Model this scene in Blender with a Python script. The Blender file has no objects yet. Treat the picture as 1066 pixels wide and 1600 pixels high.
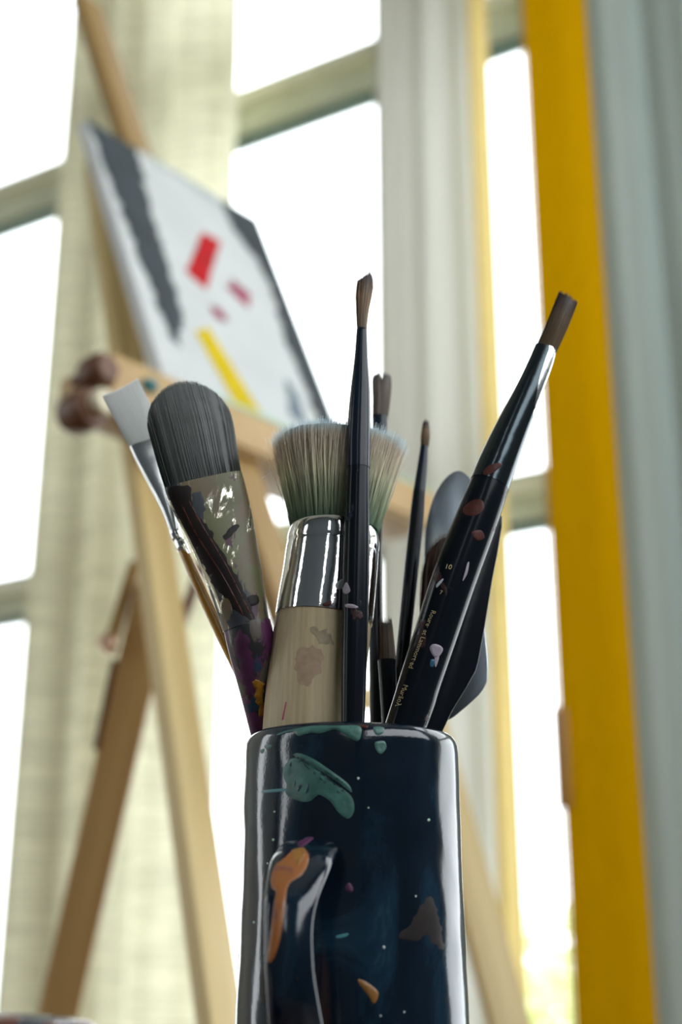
import bpy, bmesh, math, random
from mathutils import Vector, Matrix, noise
from mathutils.geometry import delaunay_2d_cdt
random.seed(7)
S = bpy.context.scene
COL = S.collection

# ------------------------------------------------------------------ camera, sky, exposure
FPX = 2222.2
PITCH = math.radians(19.7)
CP, SP = math.cos(PITCH), math.sin(PITCH)
CAMZ = 0.80
cam_d = bpy.data.cameras.new('camera')
cam = bpy.data.objects.new('camera', cam_d); COL.objects.link(cam)
cam.location = (0, 0, CAMZ)
cam.rotation_euler = (math.radians(90 + 19.7), 0, 0)
cam_d.sensor_fit = 'VERTICAL'; cam_d.sensor_height = 36; cam_d.sensor_width = 24; cam_d.lens = 50
cam_d.clip_start = 0.02
cam_d.dof.use_dof = True
cam_d.dof.focus_distance = 0.65
cam_d.dof.aperture_fstop = 5.2
S.camera = cam

S.view_settings.view_transform = 'Standard'
S.view_settings.look = 'None'
S.view_settings.gamma = 1
S.view_settings.use_curve_mapping = False
S.view_settings.exposure = 0.0
S.cycles.use_denoising = True
S.cycles.max_bounces = 10
S.cycles.diffuse_bounces = 8
S.cycles.transmission_bounces = 8
S.cycles.transparent_max_bounces = 16
S.cycles.caustics_reflective = False
S.cycles.caustics_refractive = False
S.cycles.sample_clamp_indirect = 8

W = bpy.data.worlds.new('sky'); S.world = W; W.use_nodes = True
bg = W.node_tree.nodes['Background']
bg.inputs[0].default_value = (0.93, 0.97, 1.0, 1)
bg.inputs[1].default_value = 5.0

# ------------------------------------------------------------------ helpers
def P(u, v, Y):
    """point that the picture shows at (u, v) of the 1066x1600 frame, Y metres away from the viewer along the floor"""
    X = (u - 533) / FPX; U = (800 - v) / FPX
    y = CP - U * SP; z = SP + U * CP
    return Vector((X * Y / y, Y, z * Y / y + CAMZ))
def raydir(u, v):
    X = (u - 533) / FPX; U = (800 - v) / FPX
    return Vector((X, CP - U * SP, SP + U * CP))
EYE = Vector((0, 0, CAMZ))
RIGHT = Vector((1, 0, 0)); UPC = Vector((0, -SP, CP)); FWD = Vector((0, CP, SP))
def project(p):
    q = p - EYE
    d = q.dot(FWD)
    return 533 + FPX * q.dot(RIGHT) / d, 800 - FPX * q.dot(UPC) / d
def tdepth(p): return (p - EYE).dot(FWD)

ROOT = {}
def empty(name, loc, label=None, cat=None, group=None):
    o = bpy.data.objects.new(name, None); COL.objects.link(o)
    o.location = loc; o.empty_display_size = 0.02
    tag(o, label, cat, group)
    ROOT[o.name] = Vector(loc)
    return o
def tag(o, label=None, cat=None, group=None, kind=None):
    if label: o['label'] = label
    if cat: o['category'] = cat
    if group: o['group'] = group
    if kind: o['kind'] = kind
    return o
def wloc(o):
    p = Vector((0, 0, 0))
    while o is not None:
        p += o.location; o = o.parent
    return p
def obj(name, bm, mat, parent=None, smooth=True, M=None, origin=None):
    """bm in world coordinates (or in M's own coordinates)"""
    bmesh.ops.recalc_face_normals(bm, faces=bm.faces)
    me = bpy.data.meshes.new(name)
    base = wloc(parent) if parent else Vector((0, 0, 0))
    if M is None:
        off = base if parent else (Vector(origin) if origin else Vector((0, 0, 0)))
        bmesh.ops.translate(bm, verts=bm.verts, vec=-off)
    bm.to_mesh(me); bm.free()
    if smooth:
        for p in me.polygons: p.use_smooth = True
        try: me.set_sharp_from_angle(angle=math.radians(38))
        except Exception: pass
    me.materials.append(mat)
    o = bpy.data.objects.new(name, me); COL.objects.link(o)
    if parent: o.parent = parent
    elif M is None and origin: o.location = origin
    if M is not None: o.matrix_local = Matrix.Translation(-base) @ M
    return o
def structure(name, bm, mat, smooth=False):
    o = obj(name, bm, mat, smooth=smooth); o['kind'] = 'structure'; return o

def box(bm, a, b, M=None):
    vs = []
    for x in (a[0], b[0]):
        for y in (a[1], b[1]):
            for z in (a[2], b[2]):
                p = Vector((x, y, z))
                vs.append(bm.verts.new(M @ p if M is not None else p))
    for f in ((0,1,3,2),(4,6,7,5),(0,4,5,1),(2,3,7,6),(0,2,6,4),(1,5,7,3)):
        bm.faces.new([vs[i] for i in f])
    return vs
def bevel(bm, w, seg=2):
    bmesh.ops.recalc_face_normals(bm, faces=bm.faces)
    es = [e for e in bm.edges if len(e.link_faces) == 2 and e.calc_face_angle(0) > 0.5]
    bmesh.ops.bevel(bm, geom=es, offset=w, segments=seg, affect='EDGES', profile=0.6)
def beam(name, p0, p1, wdir, w, d, mat, parent, bev=0.003):
    """timber from p0 to p1, w wide along wdir and d deep"""
    z = (p1 - p0).normalized(); x = (wdir - z * wdir.dot(z)).normalized(); y = z.cross(x)
    L = (p1 - p0).length
    bm = bmesh.new(); box(bm, (-w/2, -d/2, 0), (w/2, d/2, L)); bevel(bm, bev)
    M = Matrix.Translation(p0) @ Matrix((x, y, z)).transposed().to_4x4()
    return obj(name, bm, mat, parent, M=M)
def cyl(bm, p0, p1, r0, r1=None, n=24, rings=None):
    """closed solid of revolution: rings = list of (fraction, radius)"""
    r1 = r0 if r1 is None else r1
    rings = rings or [(0, r0), (1, r1)]
    z = (p1 - p0).normalized(); x = z.orthogonal().normalized(); y = z.cross(x)
    prev = None; first = None
    for t, r in rings:
        c = p0.lerp(p1, t)
        ring = [bm.verts.new(c + (x * math.cos(2*math.pi*k/n) + y * math.sin(2*math.pi*k/n)) * r) for k in range(n)]
        if prev:
            for k in range(n): bm.faces.new((prev[k], prev[(k+1) % n], ring[(k+1) % n], ring[k]))
        else: first = ring
        prev = ring
    bm.faces.new(first[::-1]); bm.faces.new(prev)

# ------------------------------------------------------------------ materials
def newmat(name):
    m = bpy.data.materials.new(name); m.use_nodes = True
    nt = m.node_tree
    return m, nt, nt.nodes['Principled BSDF']
def N(nt, t, **kw):
    n = nt.nodes.new(t)
    for k, v in kw.items():
        if k in n.inputs: n.inputs[k].default_value = v
        else: setattr(n, k, v)
    return n
def ramp(nt, stops, interp='LINEAR'):
    r = nt.nodes.new('ShaderNodeValToRGB'); r.color_ramp.interpolation = interp
    while len(r.color_ramp.elements) > 1: r.color_ramp.elements.remove(r.color_ramp.elements[0])
    r.color_ramp.elements[0].position = stops[0][0]; r.color_ramp.elements[0].color = (*stops[0][1], 1)
    for p, c in stops[1:]:
        e = r.color_ramp.elements.new(p); e.color = (*c, 1)
    return r
def coords(nt, scale=(1, 1, 1), rot=(0, 0, 0)):
    tc = nt.nodes.new('ShaderNodeTexCoord'); mp = nt.nodes.new('ShaderNodeMapping')
    mp.inputs['Scale'].default_value = scale; mp.inputs['Rotation'].default_value = rot
    nt.links.new(tc.outputs['Object'], mp.inputs['Vector'])
    return mp.outputs['Vector']
def mat_plain(name, col, rough=0.5, metal=0.0, coat=0.0, var=0.0, scale=40, bump=0.0, spec=0.5):
    m, nt, b = newmat(name)
    b.inputs['Base Color'].default_value = (*col, 1)
    b.inputs['Roughness'].default_value = rough; b.inputs['Metallic'].default_value = metal
    b.inputs['Coat Weight'].default_value = coat; b.inputs['Coat Roughness'].default_value = 0.08
    b.inputs['Specular IOR Level'].default_value = spec
    if var or bump:
        v = coords(nt); nz = N(nt, 'ShaderNodeTexNoise', Scale=scale, Detail=5.0)
        nt.links.new(v, nz.inputs['Vector'])
        if var:
            r = ramp(nt, [(0.3, tuple(c*(1-var) for c in col)), (0.7, tuple(min(1, c*(1+var)) for c in col))])
            nt.links.new(nz.outputs['Fac'], r.inputs[0]); nt.links.new(r.outputs[0], b.inputs['Base Color'])
        if bump:
            bp = N(nt, 'ShaderNodeBump', Strength=bump, Distance=0.001)
            nt.links.new(nz.outputs['Fac'], bp.inputs['Height']); nt.links.new(bp.outputs[0], b.inputs['Normal'])
    return m
def mat_wood(name, c0, c1, scale=1.0, rough=0.45, stretch=0.06, axis=2, bump=0.15):
    m, nt, b = newmat(name)
    sc = [30*scale]*3; sc[axis] = 30*scale*stretch
    v = coords(nt, tuple(sc))
    nz = N(nt, 'ShaderNodeTexNoise', Scale=2.0, Detail=8.0, Roughness=0.6); nt.links.new(v, nz.inputs['Vector'])
    r = ramp(nt, [(0.3, c0), (0.7, c1)]); nt.links.new(nz.outputs['Fac'], r.inputs[0])
    nt.links.new(r.outputs[0], b.inputs['Base Color']); b.inputs['Roughness'].default_value = rough
    bp = N(nt, 'ShaderNodeBump', Strength=bump, Distance=0.0005)
    nt.links.new(nz.outputs['Fac'], bp.inputs['Height']); nt.links.new(bp.outputs[0], b.inputs['Normal'])
    return m
def mat_cloth(name, col, trans, var=0.12, weave=(300, 300, 60), tw=0.5):
    """thin woven cloth: reflects and lets light through"""
    m, nt, b = newmat(name)
    v = coords(nt, weave); nz = N(nt, 'ShaderNodeTexNoise', Scale=1.0, Detail=4.0); nt.links.new(v, nz.inputs['Vector'])
    r = ramp(nt, [(0.35, tuple(c*(1-var) for c in col)), (0.65, tuple(min(1, c*(1+var)) for c in col))])
    nt.links.new(nz.outputs['Fac'], r.inputs[0])
    r2 = ramp(nt, [(0.35, tuple(c*(1-var) for c in trans)), (0.65, tuple(min(1, c*(1+var)) for c in trans))])
    nt.links.new(nz.outputs['Fac'], r2.inputs[0])
    d = nt.nodes.new('ShaderNodeBsdfDiffuse'); t = nt.nodes.new('ShaderNodeBsdfTranslucent'); mx = nt.nodes.new('ShaderNodeMixShader')
    nt.links.new(r.outputs[0], d.inputs[0]); nt.links.new(r2.outputs[0], t.inputs[0])
    mx.inputs[0].default_value = tw
    nt.links.new(d.outputs[0], mx.inputs[1]); nt.links.new(t.outputs[0], mx.inputs[2])
    nt.links.new(mx.outputs[0], nt.nodes['Material Output'].inputs[0])
    return m
def mat_glass(name):
    m, nt, b = newmat(name)
    tr = nt.nodes.new('ShaderNodeBsdfTransparent'); gl = nt.nodes.new('ShaderNodeBsdfGlossy'); fr = nt.nodes.new('ShaderNodeLayerWeight')
    tr.inputs[0].default_value = (0.96, 0.97, 0.97, 1); gl.inputs['Roughness'].default_value = 0.02
    fr.inputs[0].default_value = 0.12
    mx = nt.nodes.new('ShaderNodeMixShader')
    nt.links.new(fr.outputs[0], mx.inputs[0]); nt.links.new(tr.outputs[0], mx.inputs[1]); nt.links.new(gl.outputs[0], mx.inputs[2])
    nt.links.new(mx.outputs[0], nt.nodes['Material Output'].inputs[0])
    return m
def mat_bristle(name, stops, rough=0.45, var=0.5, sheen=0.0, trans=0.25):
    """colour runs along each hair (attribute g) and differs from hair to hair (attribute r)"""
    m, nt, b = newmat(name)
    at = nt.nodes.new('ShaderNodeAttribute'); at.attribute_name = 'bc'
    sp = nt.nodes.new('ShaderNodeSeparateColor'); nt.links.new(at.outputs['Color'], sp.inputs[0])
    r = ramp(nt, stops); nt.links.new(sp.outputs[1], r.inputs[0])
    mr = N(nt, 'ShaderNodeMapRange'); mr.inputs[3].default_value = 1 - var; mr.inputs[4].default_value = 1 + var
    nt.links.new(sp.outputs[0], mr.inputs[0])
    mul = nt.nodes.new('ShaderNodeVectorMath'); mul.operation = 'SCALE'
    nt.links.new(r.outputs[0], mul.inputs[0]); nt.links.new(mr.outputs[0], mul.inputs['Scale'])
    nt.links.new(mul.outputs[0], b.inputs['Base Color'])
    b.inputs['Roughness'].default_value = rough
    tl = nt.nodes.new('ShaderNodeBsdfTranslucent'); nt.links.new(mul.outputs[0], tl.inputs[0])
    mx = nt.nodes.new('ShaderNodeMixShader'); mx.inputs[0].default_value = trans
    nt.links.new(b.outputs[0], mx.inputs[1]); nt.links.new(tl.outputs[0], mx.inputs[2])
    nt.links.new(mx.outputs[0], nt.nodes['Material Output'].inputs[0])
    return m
def mat_stained(name, base, stains, rough=0.25, metal=0.0, scale=60, coat=0.3, amount=0.55, stretch=(1, 1, 0.4), smetal=0.0, base_rough=None):
    """base surface under dried paint: stains = list of (seed, threshold, colour)"""
    m, nt, b = newmat(name)
    v = coords(nt, stretch)
    colsock = None; fac = None
    c = nt.nodes.new('ShaderNodeRGB'); c.outputs[0].default_value = (*base, 1); cur = c.outputs[0]
    mcur = None
    for i, (seed, th, colr) in enumerate(stains):
        ad = nt.nodes.new('ShaderNodeVectorMath'); ad.operation = 'ADD'; ad.inputs[1].default_value = (seed*3.7, seed*1.9, seed*2.3)
        nt.links.new(v, ad.inputs[0])
        nz = N(nt, 'ShaderNodeTexNoise', Scale=scale*(1+0.35*i), Detail=6.0, Roughness=0.6, Distortion=0.6)
        nt.links.new(ad.outputs[0], nz.inputs['Vector'])
        mr = N(nt, 'ShaderNodeMapRange'); mr.inputs[1].default_value = th; mr.inputs[2].default_value = th + 0.03
        nt.links.new(nz.outputs['Fac'], mr.inputs[0])
        mx = nt.nodes.new('ShaderNodeMix'); mx.data_type = 'RGBA'
        nt.links.new(mr.outputs[0], mx.inputs[0]); nt.links.new(cur, mx.inputs[6]); mx.inputs[7].default_value = (*colr, 1)
        cur = mx.outputs[2]
        if mcur is None: mcur = mr.outputs[0]
        else:
            mm = nt.nodes.new('ShaderNodeMath'); mm.operation = 'MAXIMUM'
            nt.links.new(mcur, mm.inputs[0]); nt.links.new(mr.outputs[0], mm.inputs[1]); mcur = mm.outputs[0]
    nt.links.new(cur, b.inputs['Base Color'])
    rr = N(nt, 'ShaderNodeMapRange'); rr.inputs[3].default_value = base_rough if base_rough is not None else rough; rr.inputs[4].default_value = rough
    nt.links.new(mcur, rr.inputs[0]); nt.links.new(rr.outputs[0], b.inputs['Roughness'])
    rm = N(nt, 'ShaderNodeMapRange'); rm.inputs[3].default_value = metal; rm.inputs[4].default_value = smetal
    nt.links.new(mcur, rm.inputs[0]); nt.links.new(rm.outputs[0], b.inputs['Metallic'])
    b.inputs['Coat Weight'].default_value = coat
    bp = N(nt, 'ShaderNodeBump', Strength=0.35, Distance=0.0004)
    nt.links.new(mcur, bp.inputs['Height']); nt.links.new(bp.outputs[0], b.inputs['Normal'])
    return m

def mat_cup():
    m, nt, b = newmat('navy_glaze')
    v = coords(nt, (1, 1, 0.45)); n1 = N(nt, 'ShaderNodeTexNoise', Scale=38.0, Detail=7.0, Roughness=0.62, Distortion=0.8); nt.links.new(v, n1.inputs['Vector'])
    r1 = ramp(nt, [(0.36, (0.003, 0.008, 0.016)), (0.52, (0.005, 0.014, 0.027)), (0.64, (0.010, 0.032, 0.056)), (0.75, (0.030, 0.075, 0.10))])
    nt.links.new(n1.outputs['Fac'], r1.inputs[0]); nt.links.new(r1.outputs[0], b.inputs['Base Color'])
    n2 = N(nt, 'ShaderNodeTexNoise', Scale=900.0, Detail=2.0); nt.links.new(coords(nt), n2.inputs['Vector'])
    n3 = N(nt, 'ShaderNodeTexNoise', Scale=24.0, Detail=3.0); nt.links.new(coords(nt), n3.inputs['Vector'])
    ad = nt.nodes.new('ShaderNodeMath'); ad.operation = 'MULTIPLY_ADD'; ad.inputs[1].default_value = 0.05
    nt.links.new(n2.outputs['Fac'], ad.inputs[0]); nt.links.new(n3.outputs['Fac'], ad.inputs[2])
    bp = N(nt, 'ShaderNodeBump', Strength=0.5, Distance=0.0012); nt.links.new(ad.outputs[0], bp.inputs['Height']); nt.links.new(bp.outputs[0], b.inputs['Normal'])
    b.inputs['Roughness'].default_value = 0.12; b.inputs['Specular IOR Level'].default_value = 0.6
    return m

M = {}
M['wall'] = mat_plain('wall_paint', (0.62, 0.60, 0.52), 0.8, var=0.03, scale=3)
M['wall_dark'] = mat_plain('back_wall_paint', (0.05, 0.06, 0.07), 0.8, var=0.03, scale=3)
M['ceiling'] = mat_plain('ceiling_paint', (0.60, 0.60, 0.56), 0.85, var=0.03, scale=3)
M['floor'] = mat_wood('floor_boards', (0.16, 0.10, 0.06), (0.30, 0.20, 0.12), 0.2, 0.4, axis=0)
M['frame'] = mat_plain('window_frame_paint', (0.74, 0.78, 0.62), 0.5, var=0.05, scale=6)
M['frame_grey'] = mat_plain('grey_recess_frame', (0.62, 0.68, 0.62), 0.5, var=0.05, scale=6)  # shade of the recessed transom top put into the grey
M['frame_lit'] = mat_plain('cream_lit_frame', (0.90, 0.90, 0.72), 0.5, var=0.03, scale=6)  # light on the protruding ledge put into a paler colour
M['gasket'] = mat_plain('dark_green_gasket', (0.10, 0.16, 0.12), 0.6)
M['glass'] = mat_glass('pane_glass')
M['pine'] = mat_wood('pale_pine', (0.58, 0.42, 0.17), (0.74, 0.57, 0.26), 1.0, 0.42, 0.04)
M['pine_mid'] = mat_wood('honey_pine', (0.46, 0.29, 0.11), (0.60, 0.40, 0.17), 1.0, 0.42, 0.04)
M['pine_shaded'] = mat_wood('brown_shaded_pine', (0.30, 0.18, 0.055), (0.42, 0.26, 0.085), 1.0, 0.45, 0.04)  # shadow tone of the mast and strut put into the wood colour
M['brown'] = mat_plain('turned_brown_wood', (0.14, 0.055, 0.025), 0.4, var=0.2, scale=30)
M['cream'] = mat_plain('cream_plastic', (0.75, 0.68, 0.48), 0.4, var=0.03)
M['brass'] = mat_plain('bolt_metal', (0.75, 0.5, 0.36), 0.35, metal=0.8, var=0.03)
M['canvas_w'] = mat_plain('white_primed_canvas', (0.65, 0.68, 0.67), 0.75, var=0.05, scale=14)
M['canvas_side'] = mat_plain('canvas_edge', (0.72, 0.74, 0.76), 0.8, var=0.05, scale=30)
M['p_black'] = mat_plain('charcoal_acrylic', (0.022, 0.035, 0.045), 0.55, var=0.25, scale=20)
M['p_grey'] = mat_plain('blue_grey_acrylic', (0.16, 0.21, 0.25), 0.6, var=0.2, scale=20)
M['p_lgrey'] = mat_plain('pale_grey_acrylic', (0.48, 0.53, 0.55), 0.6, var=0.1, scale=20)
M['p_red'] = mat_stained('red_acrylic', (0.52, 0.006, 0.012), [(3, 0.56, (0.20, 0.004, 0.008))], scale=30, rough=0.6, base_rough=0.6, coat=0.0)
M['p_red'].node_tree.nodes['Principled BSDF'].inputs['Specular IOR Level'].default_value = 0.15
M['p_mag'] = mat_plain('magenta_acrylic', (0.36, 0.03, 0.10), 0.5, var=0.2, scale=30)
M['p_yel'] = mat_plain('yellow_acrylic', (0.68, 0.50, 0.003), 0.6, var=0.05, scale=30, spec=0.15)
M['p_mint'] = mat_plain('mint_acrylic', (0.060, 0.175, 0.145), 0.4, var=0.3, scale=160, bump=0.5)
M['p_mint2'] = mat_plain('pale_mint_acrylic', (0.42, 0.66, 0.48), 0.45, var=0.1, scale=50)
M['navy_streak'] = mat_plain('navy_streak', (0.010, 0.040, 0.060), 0.3, var=0.2, scale=100)
M['p_teal'] = mat_plain('teal_acrylic', (0.06, 0.24, 0.27), 0.4, var=0.1, scale=50)
M['p_orange'] = mat_stained('orange_acrylic', (0.34, 0.12, 0.03), [(2, 0.55, (0.24, 0.08, 0.05)), (5, 0.62, (0.18, 0.14, 0.05))], scale=70, rough=0.35)
M['p_ochre'] = mat_plain('ochre_acrylic', (0.30, 0.14, 0.03), 0.4, var=0.2, scale=70)
M['p_pink'] = mat_plain('pink_grey_acrylic', (0.36, 0.32, 0.38), 0.5, var=0.15, scale=200)
M['p_plum'] = mat_plain('plum_acrylic', (0.085, 0.022, 0.075), 0.45, var=0.4, scale=120, bump=0.4)
M['p_bluedot'] = mat_plain('blue_acrylic', (0.02, 0.12, 0.22), 0.4, var=0.1)
M['p_bluedot2'] = mat_plain('navy_acrylic', (0.01, 0.045, 0.085), 0.4, var=0.2, scale=90)
M['p_gold'] = mat_plain('mustard_acrylic', (0.36, 0.17, 0.01), 0.4, var=0.4, scale=200, bump=0.8)
M['p_rust'] = mat_plain('rust_acrylic', (0.075, 0.020, 0.014), 0.45, var=0.4, scale=200, spec=0.3)
M['p_brown'] = mat_plain('brown_acrylic', (0.012, 0.008, 0.007), 0.5, var=0.3, scale=90, spec=0.25)
M['p_white'] = mat_plain('white_acrylic', (0.62, 0.72, 0.75), 0.4, var=0.1)
M['gold_ink'] = mat_plain('worn_gold_print', (0.62, 0.52, 0.28), 0.5, metal=0.0, var=0.35, scale=400)
M['cup'] = mat_cup()
M['chrome'] = mat_plain('polished_nickel', (0.82, 0.82, 0.80), 0.07, metal=1.0, bump=0.12, scale=120)
M['chrome_dirty'] = mat_stained('paint_stained_nickel', (0.62, 0.60, 0.50),
    [(1, 0.47, (0.15, 0.115, 0.06)), (4, 0.555, (0.03, 0.035, 0.045)), (7, 0.57, (0.13, 0.135, 0.055)), (9, 0.62, (0.07, 0.015, 0.04))],
    scale=42, rough=0.45, metal=1.0, base_rough=0.09, coat=0.0)
M['black'] = mat_plain('black_lacquer', (0.007, 0.010, 0.014), 0.20, bump=0.08, scale=150, spec=0.12)
M['black_dirty'] = mat_stained('paint_flecked_black_lacquer', (0.007, 0.010, 0.015),
    [(2, 0.66, (0.055, 0.03, 0.03)), (6, 0.67, (0.02, 0.028, 0.055)), (8, 0.76, (0.12, 0.12, 0.14))], scale=90, rough=0.4, base_rough=0.20, coat=0.0)
M['black_dirty'].node_tree.nodes['Principled BSDF'].inputs['Specular IOR Level'].default_value = 0.15
M['dark_ferrule'] = mat_plain('dark_ferrule', (0.045, 0.06, 0.068), 0.16, metal=0.8, bump=0.1, scale=150)
M['blue_ferrule'] = mat_plain('blue_black_ferrule', (0.010, 0.018, 0.030), 0.18, metal=0.0, bump=0.1, scale=150, spec=0.25)
M['beech'] = mat_wood('bare_beech', (0.44, 0.35, 0.20), (0.60, 0.49, 0.30), 9, 0.55, 0.04, bump=0.3)
M['handle_paint'] = mat_stained('paint_crusted_handle', (0.10, 0.02, 0.085),
    [(1, 0.50, (0.020, 0.020, 0.022)), (3, 0.56, (0.10, 0.09, 0.07)), (5, 0.61, (0.01, 0.05, 0.10)), (8, 0.68, (0.30, 0.28, 0.34))], scale=70, rough=0.45, coat=0.2)
M['ochre_lac'] = mat_plain('amber_lacquer', (0.62, 0.30, 0.015), 0.2, coat=0.6, var=0.08, scale=40)
M['silver'] = mat_plain('satin_aluminium', (0.72, 0.74, 0.72), 0.22, metal=1.0, bump=0.1, scale=60)
M['grey_ferr'] = mat_plain('grey_ferrule_face', (0.16, 0.17, 0.16), 0.3, metal=0.7, bump=0.1, scale=60)
M['steel'] = mat_plain('brushed_steel', (0.46, 0.52, 0.58), 0.27, metal=1.0, var=0.08, scale=30, bump=0.05)
M['amber'] = mat_stained('gold_brown_glaze', (0.20, 0.12, 0.04), [(2, 0.55, (0.03, 0.02, 0.01)), (5, 0.64, (0.55, 0.45, 0.30))], scale=200, rough=0.1, metal=0.3)
M['yellow'] = mat_cloth('mustard_cloth', (0.62, 0.325, 0.001), (0.40, 0.20, 0.0), 0.04, (120, 120, 20), 0.12)
M['yellow_thin'] = mat_cloth('thin_yellow_cloth', (0.80, 0.62, 0.26), (0.84, 0.66, 0.28), 0.04, (100, 100, 20), 0.6)
M['orange_block'] = mat_plain('orange_brown_bracket', (0.34, 0.16, 0.02), 0.5, var=0.1)
M['linen'] = mat_cloth('undyed_linen', (0.80, 0.765, 0.575), (0.78, 0.755, 0.57), 0.16, (7, 7, 120), 0.5)
M['grey_cloth'] = mat_cloth('pale_grey_cloth', (0.80, 0.79, 0.73), (0.74, 0.74, 0.68), 0.03, (70, 70, 4), 0.5)
M['sage_cloth'] = mat_cloth('grey_green_cloth', (0.38, 0.445, 0.42), (0.36, 0.43, 0.40), 0.03, (40, 40, 4), 0.15)
M['leaf'] = mat_cloth('leaf', (0.72, 0.76, 0.48), (0.85, 0.88, 0.58), 0.12, (8, 8, 8), 0.5)
M['bark'] = mat_plain('bark', (0.12, 0.09, 0.06), 0.9, var=0.3)
M['ground'] = mat_plain('pale_paving', (0.45, 0.46, 0.42), 0.9, var=0.1, scale=3)
M['table'] = mat_wood('dark_table_wood', (0.06, 0.035, 0.02), (0.13, 0.08, 0.05), 0.5, 0.35, axis=0)
M['tube'] = mat_stained('paint_smeared_tube', (0.10, 0.012, 0.010), [(2, 0.52, (0.01, 0.02, 0.05)), (6, 0.66, (0.20, 0.13, 0.05))], scale=50, rough=0.2, coat=0.6)
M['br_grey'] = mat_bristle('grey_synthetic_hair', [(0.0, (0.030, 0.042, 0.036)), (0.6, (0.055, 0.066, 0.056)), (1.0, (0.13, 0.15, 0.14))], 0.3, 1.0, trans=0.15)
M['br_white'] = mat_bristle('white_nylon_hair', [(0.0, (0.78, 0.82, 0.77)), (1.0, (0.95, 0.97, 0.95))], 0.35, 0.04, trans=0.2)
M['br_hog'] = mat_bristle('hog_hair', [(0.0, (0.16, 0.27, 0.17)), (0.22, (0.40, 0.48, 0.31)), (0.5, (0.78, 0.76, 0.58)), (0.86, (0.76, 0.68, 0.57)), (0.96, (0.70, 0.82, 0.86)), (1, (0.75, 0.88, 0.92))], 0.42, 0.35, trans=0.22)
M['br_brown'] = mat_bristle('brown_sable_hair', [(0.0, (0.16, 0.095, 0.03)), (0.55, (0.30, 0.17, 0.06)), (0.8, (0.09, 0.035, 0.02)), (1.0, (0.05, 0.015, 0.015))], 0.35, 0.6, trans=0.3)
M['br_dark'] = mat_bristle('dark_brown_hair', [(0.0, (0.12, 0.085, 0.045)), (0.6, (0.14, 0.09, 0.05)), (1.0, (0.04, 0.018, 0.015))], 0.3, 0.8, trans=0.15)
M['br_black'] = mat_bristle('blackish_brown_hair', [(0.0, (0.035, 0.022, 0.012)), (0.7, (0.05, 0.03, 0.018)), (1.0, (0.018, 0.01, 0.01))], 0.4, 0.5, trans=0.15)
M['br_red'] = mat_bristle('red_brown_hair', [(0.0, (0.09, 0.035, 0.018)), (1.0, (0.13, 0.05, 0.028))], 0.4, 0.6, trans=0.25)

# ------------------------------------------------------------------ the room (own axes: s along the window wall, q into the room)
EW = Vector((0.857, -0.515, 0)).normalized()
NW = Vector((-0.515, -0.857, 0)).normalized()
OW = Vector((0, 2.9, 0))
RM = Matrix.Translation(OW) @ Matrix((EW, NW, Vector((0, 0, 1)))).transposed().to_4x4()
def R3(s, q, z): return OW + EW * s + NW * q + Vector((0, 0, z))
H = 4.25; S0, S1, Q1 = -2.6, 3.3, 4.6; TH = 0.16
def rbox(bm, s0, s1, q0, q1, z0, z1): box(bm, (s0, q0, z0), (s1, q1, z1), RM)
bm = bmesh.new(); rbox(bm, S0 - .2, S1 + .2, -TH, Q1 + .2, -0.1, 0); structure('floor', bm, M['floor'])
bm = bmesh.new(); rbox(bm, S0 - .2, S1 + .2, -TH, Q1 + .2, H, H + .1); structure('ceiling', bm, M['ceiling'])
OPEN = [(-1.95, -0.80), (-0.55, 0.095), (0.27, 0.66), (1.30, 2.95)]  # last opening is out of view, added for fill and reflections
ZB, ZT = 0.45, 4.10
bm = bmesh.new()
xs = S0
for a, b in OPEN:
    rbox(bm, xs, a, -TH, 0, 0, H); xs = b
    rbox(bm, a, b, -TH, 0, 0, ZB); rbox(bm, a, b, -TH, 0, ZT, H)
rbox(bm, xs, S1, -TH, 0, 0, H)
structure('wall_window', bm, M['wall'])
# right, left and back walls, with unseen openings added for fill and reflections
bm = bmesh.new()
rbox(bm, S1, S1 + TH, 0, 0.3, 0, H); rbox(bm, S1, S1 + TH, 4.0, Q1, 0, H)
rbox(bm, S1, S1 + TH, 0.3, 4.0, 0, 1.75); rbox(bm, S1, S1 + TH, 0.3, 4.0, 3.5, H)
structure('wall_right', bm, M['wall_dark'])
bm = bmesh.new()
rbox(bm, S0 - TH, S0, 0, 2.6, 0, H); rbox(bm, S0 - TH, S0, 3.3, Q1, 0, H)
rbox(bm, S0 - TH, S0, 2.6, 3.3, 0, 0.5); rbox(bm, S0 - TH, S0, 2.6, 3.3, 3.2, H)
structure('wall_left', bm, M['wall'])
bm = bmesh.new()
WB = [(-1.75, -1.05, 0.9, 3.35), (2.15, 2.40, 1.9, 3.35)]
xs = S0 - TH
for a, b, za, zb in WB:
    rbox(bm, xs, a, Q1, Q1 + TH, 0, H); rbox(bm, a, b, Q1, Q1 + TH, 0, za); rbox(bm, a, b, Q1, Q1 + TH, zb, H); xs = b
rbox(bm, xs, S1 + TH, Q1, Q1 + TH, 0, H)
structure('wall_back', bm, M['wall_dark'])

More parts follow.
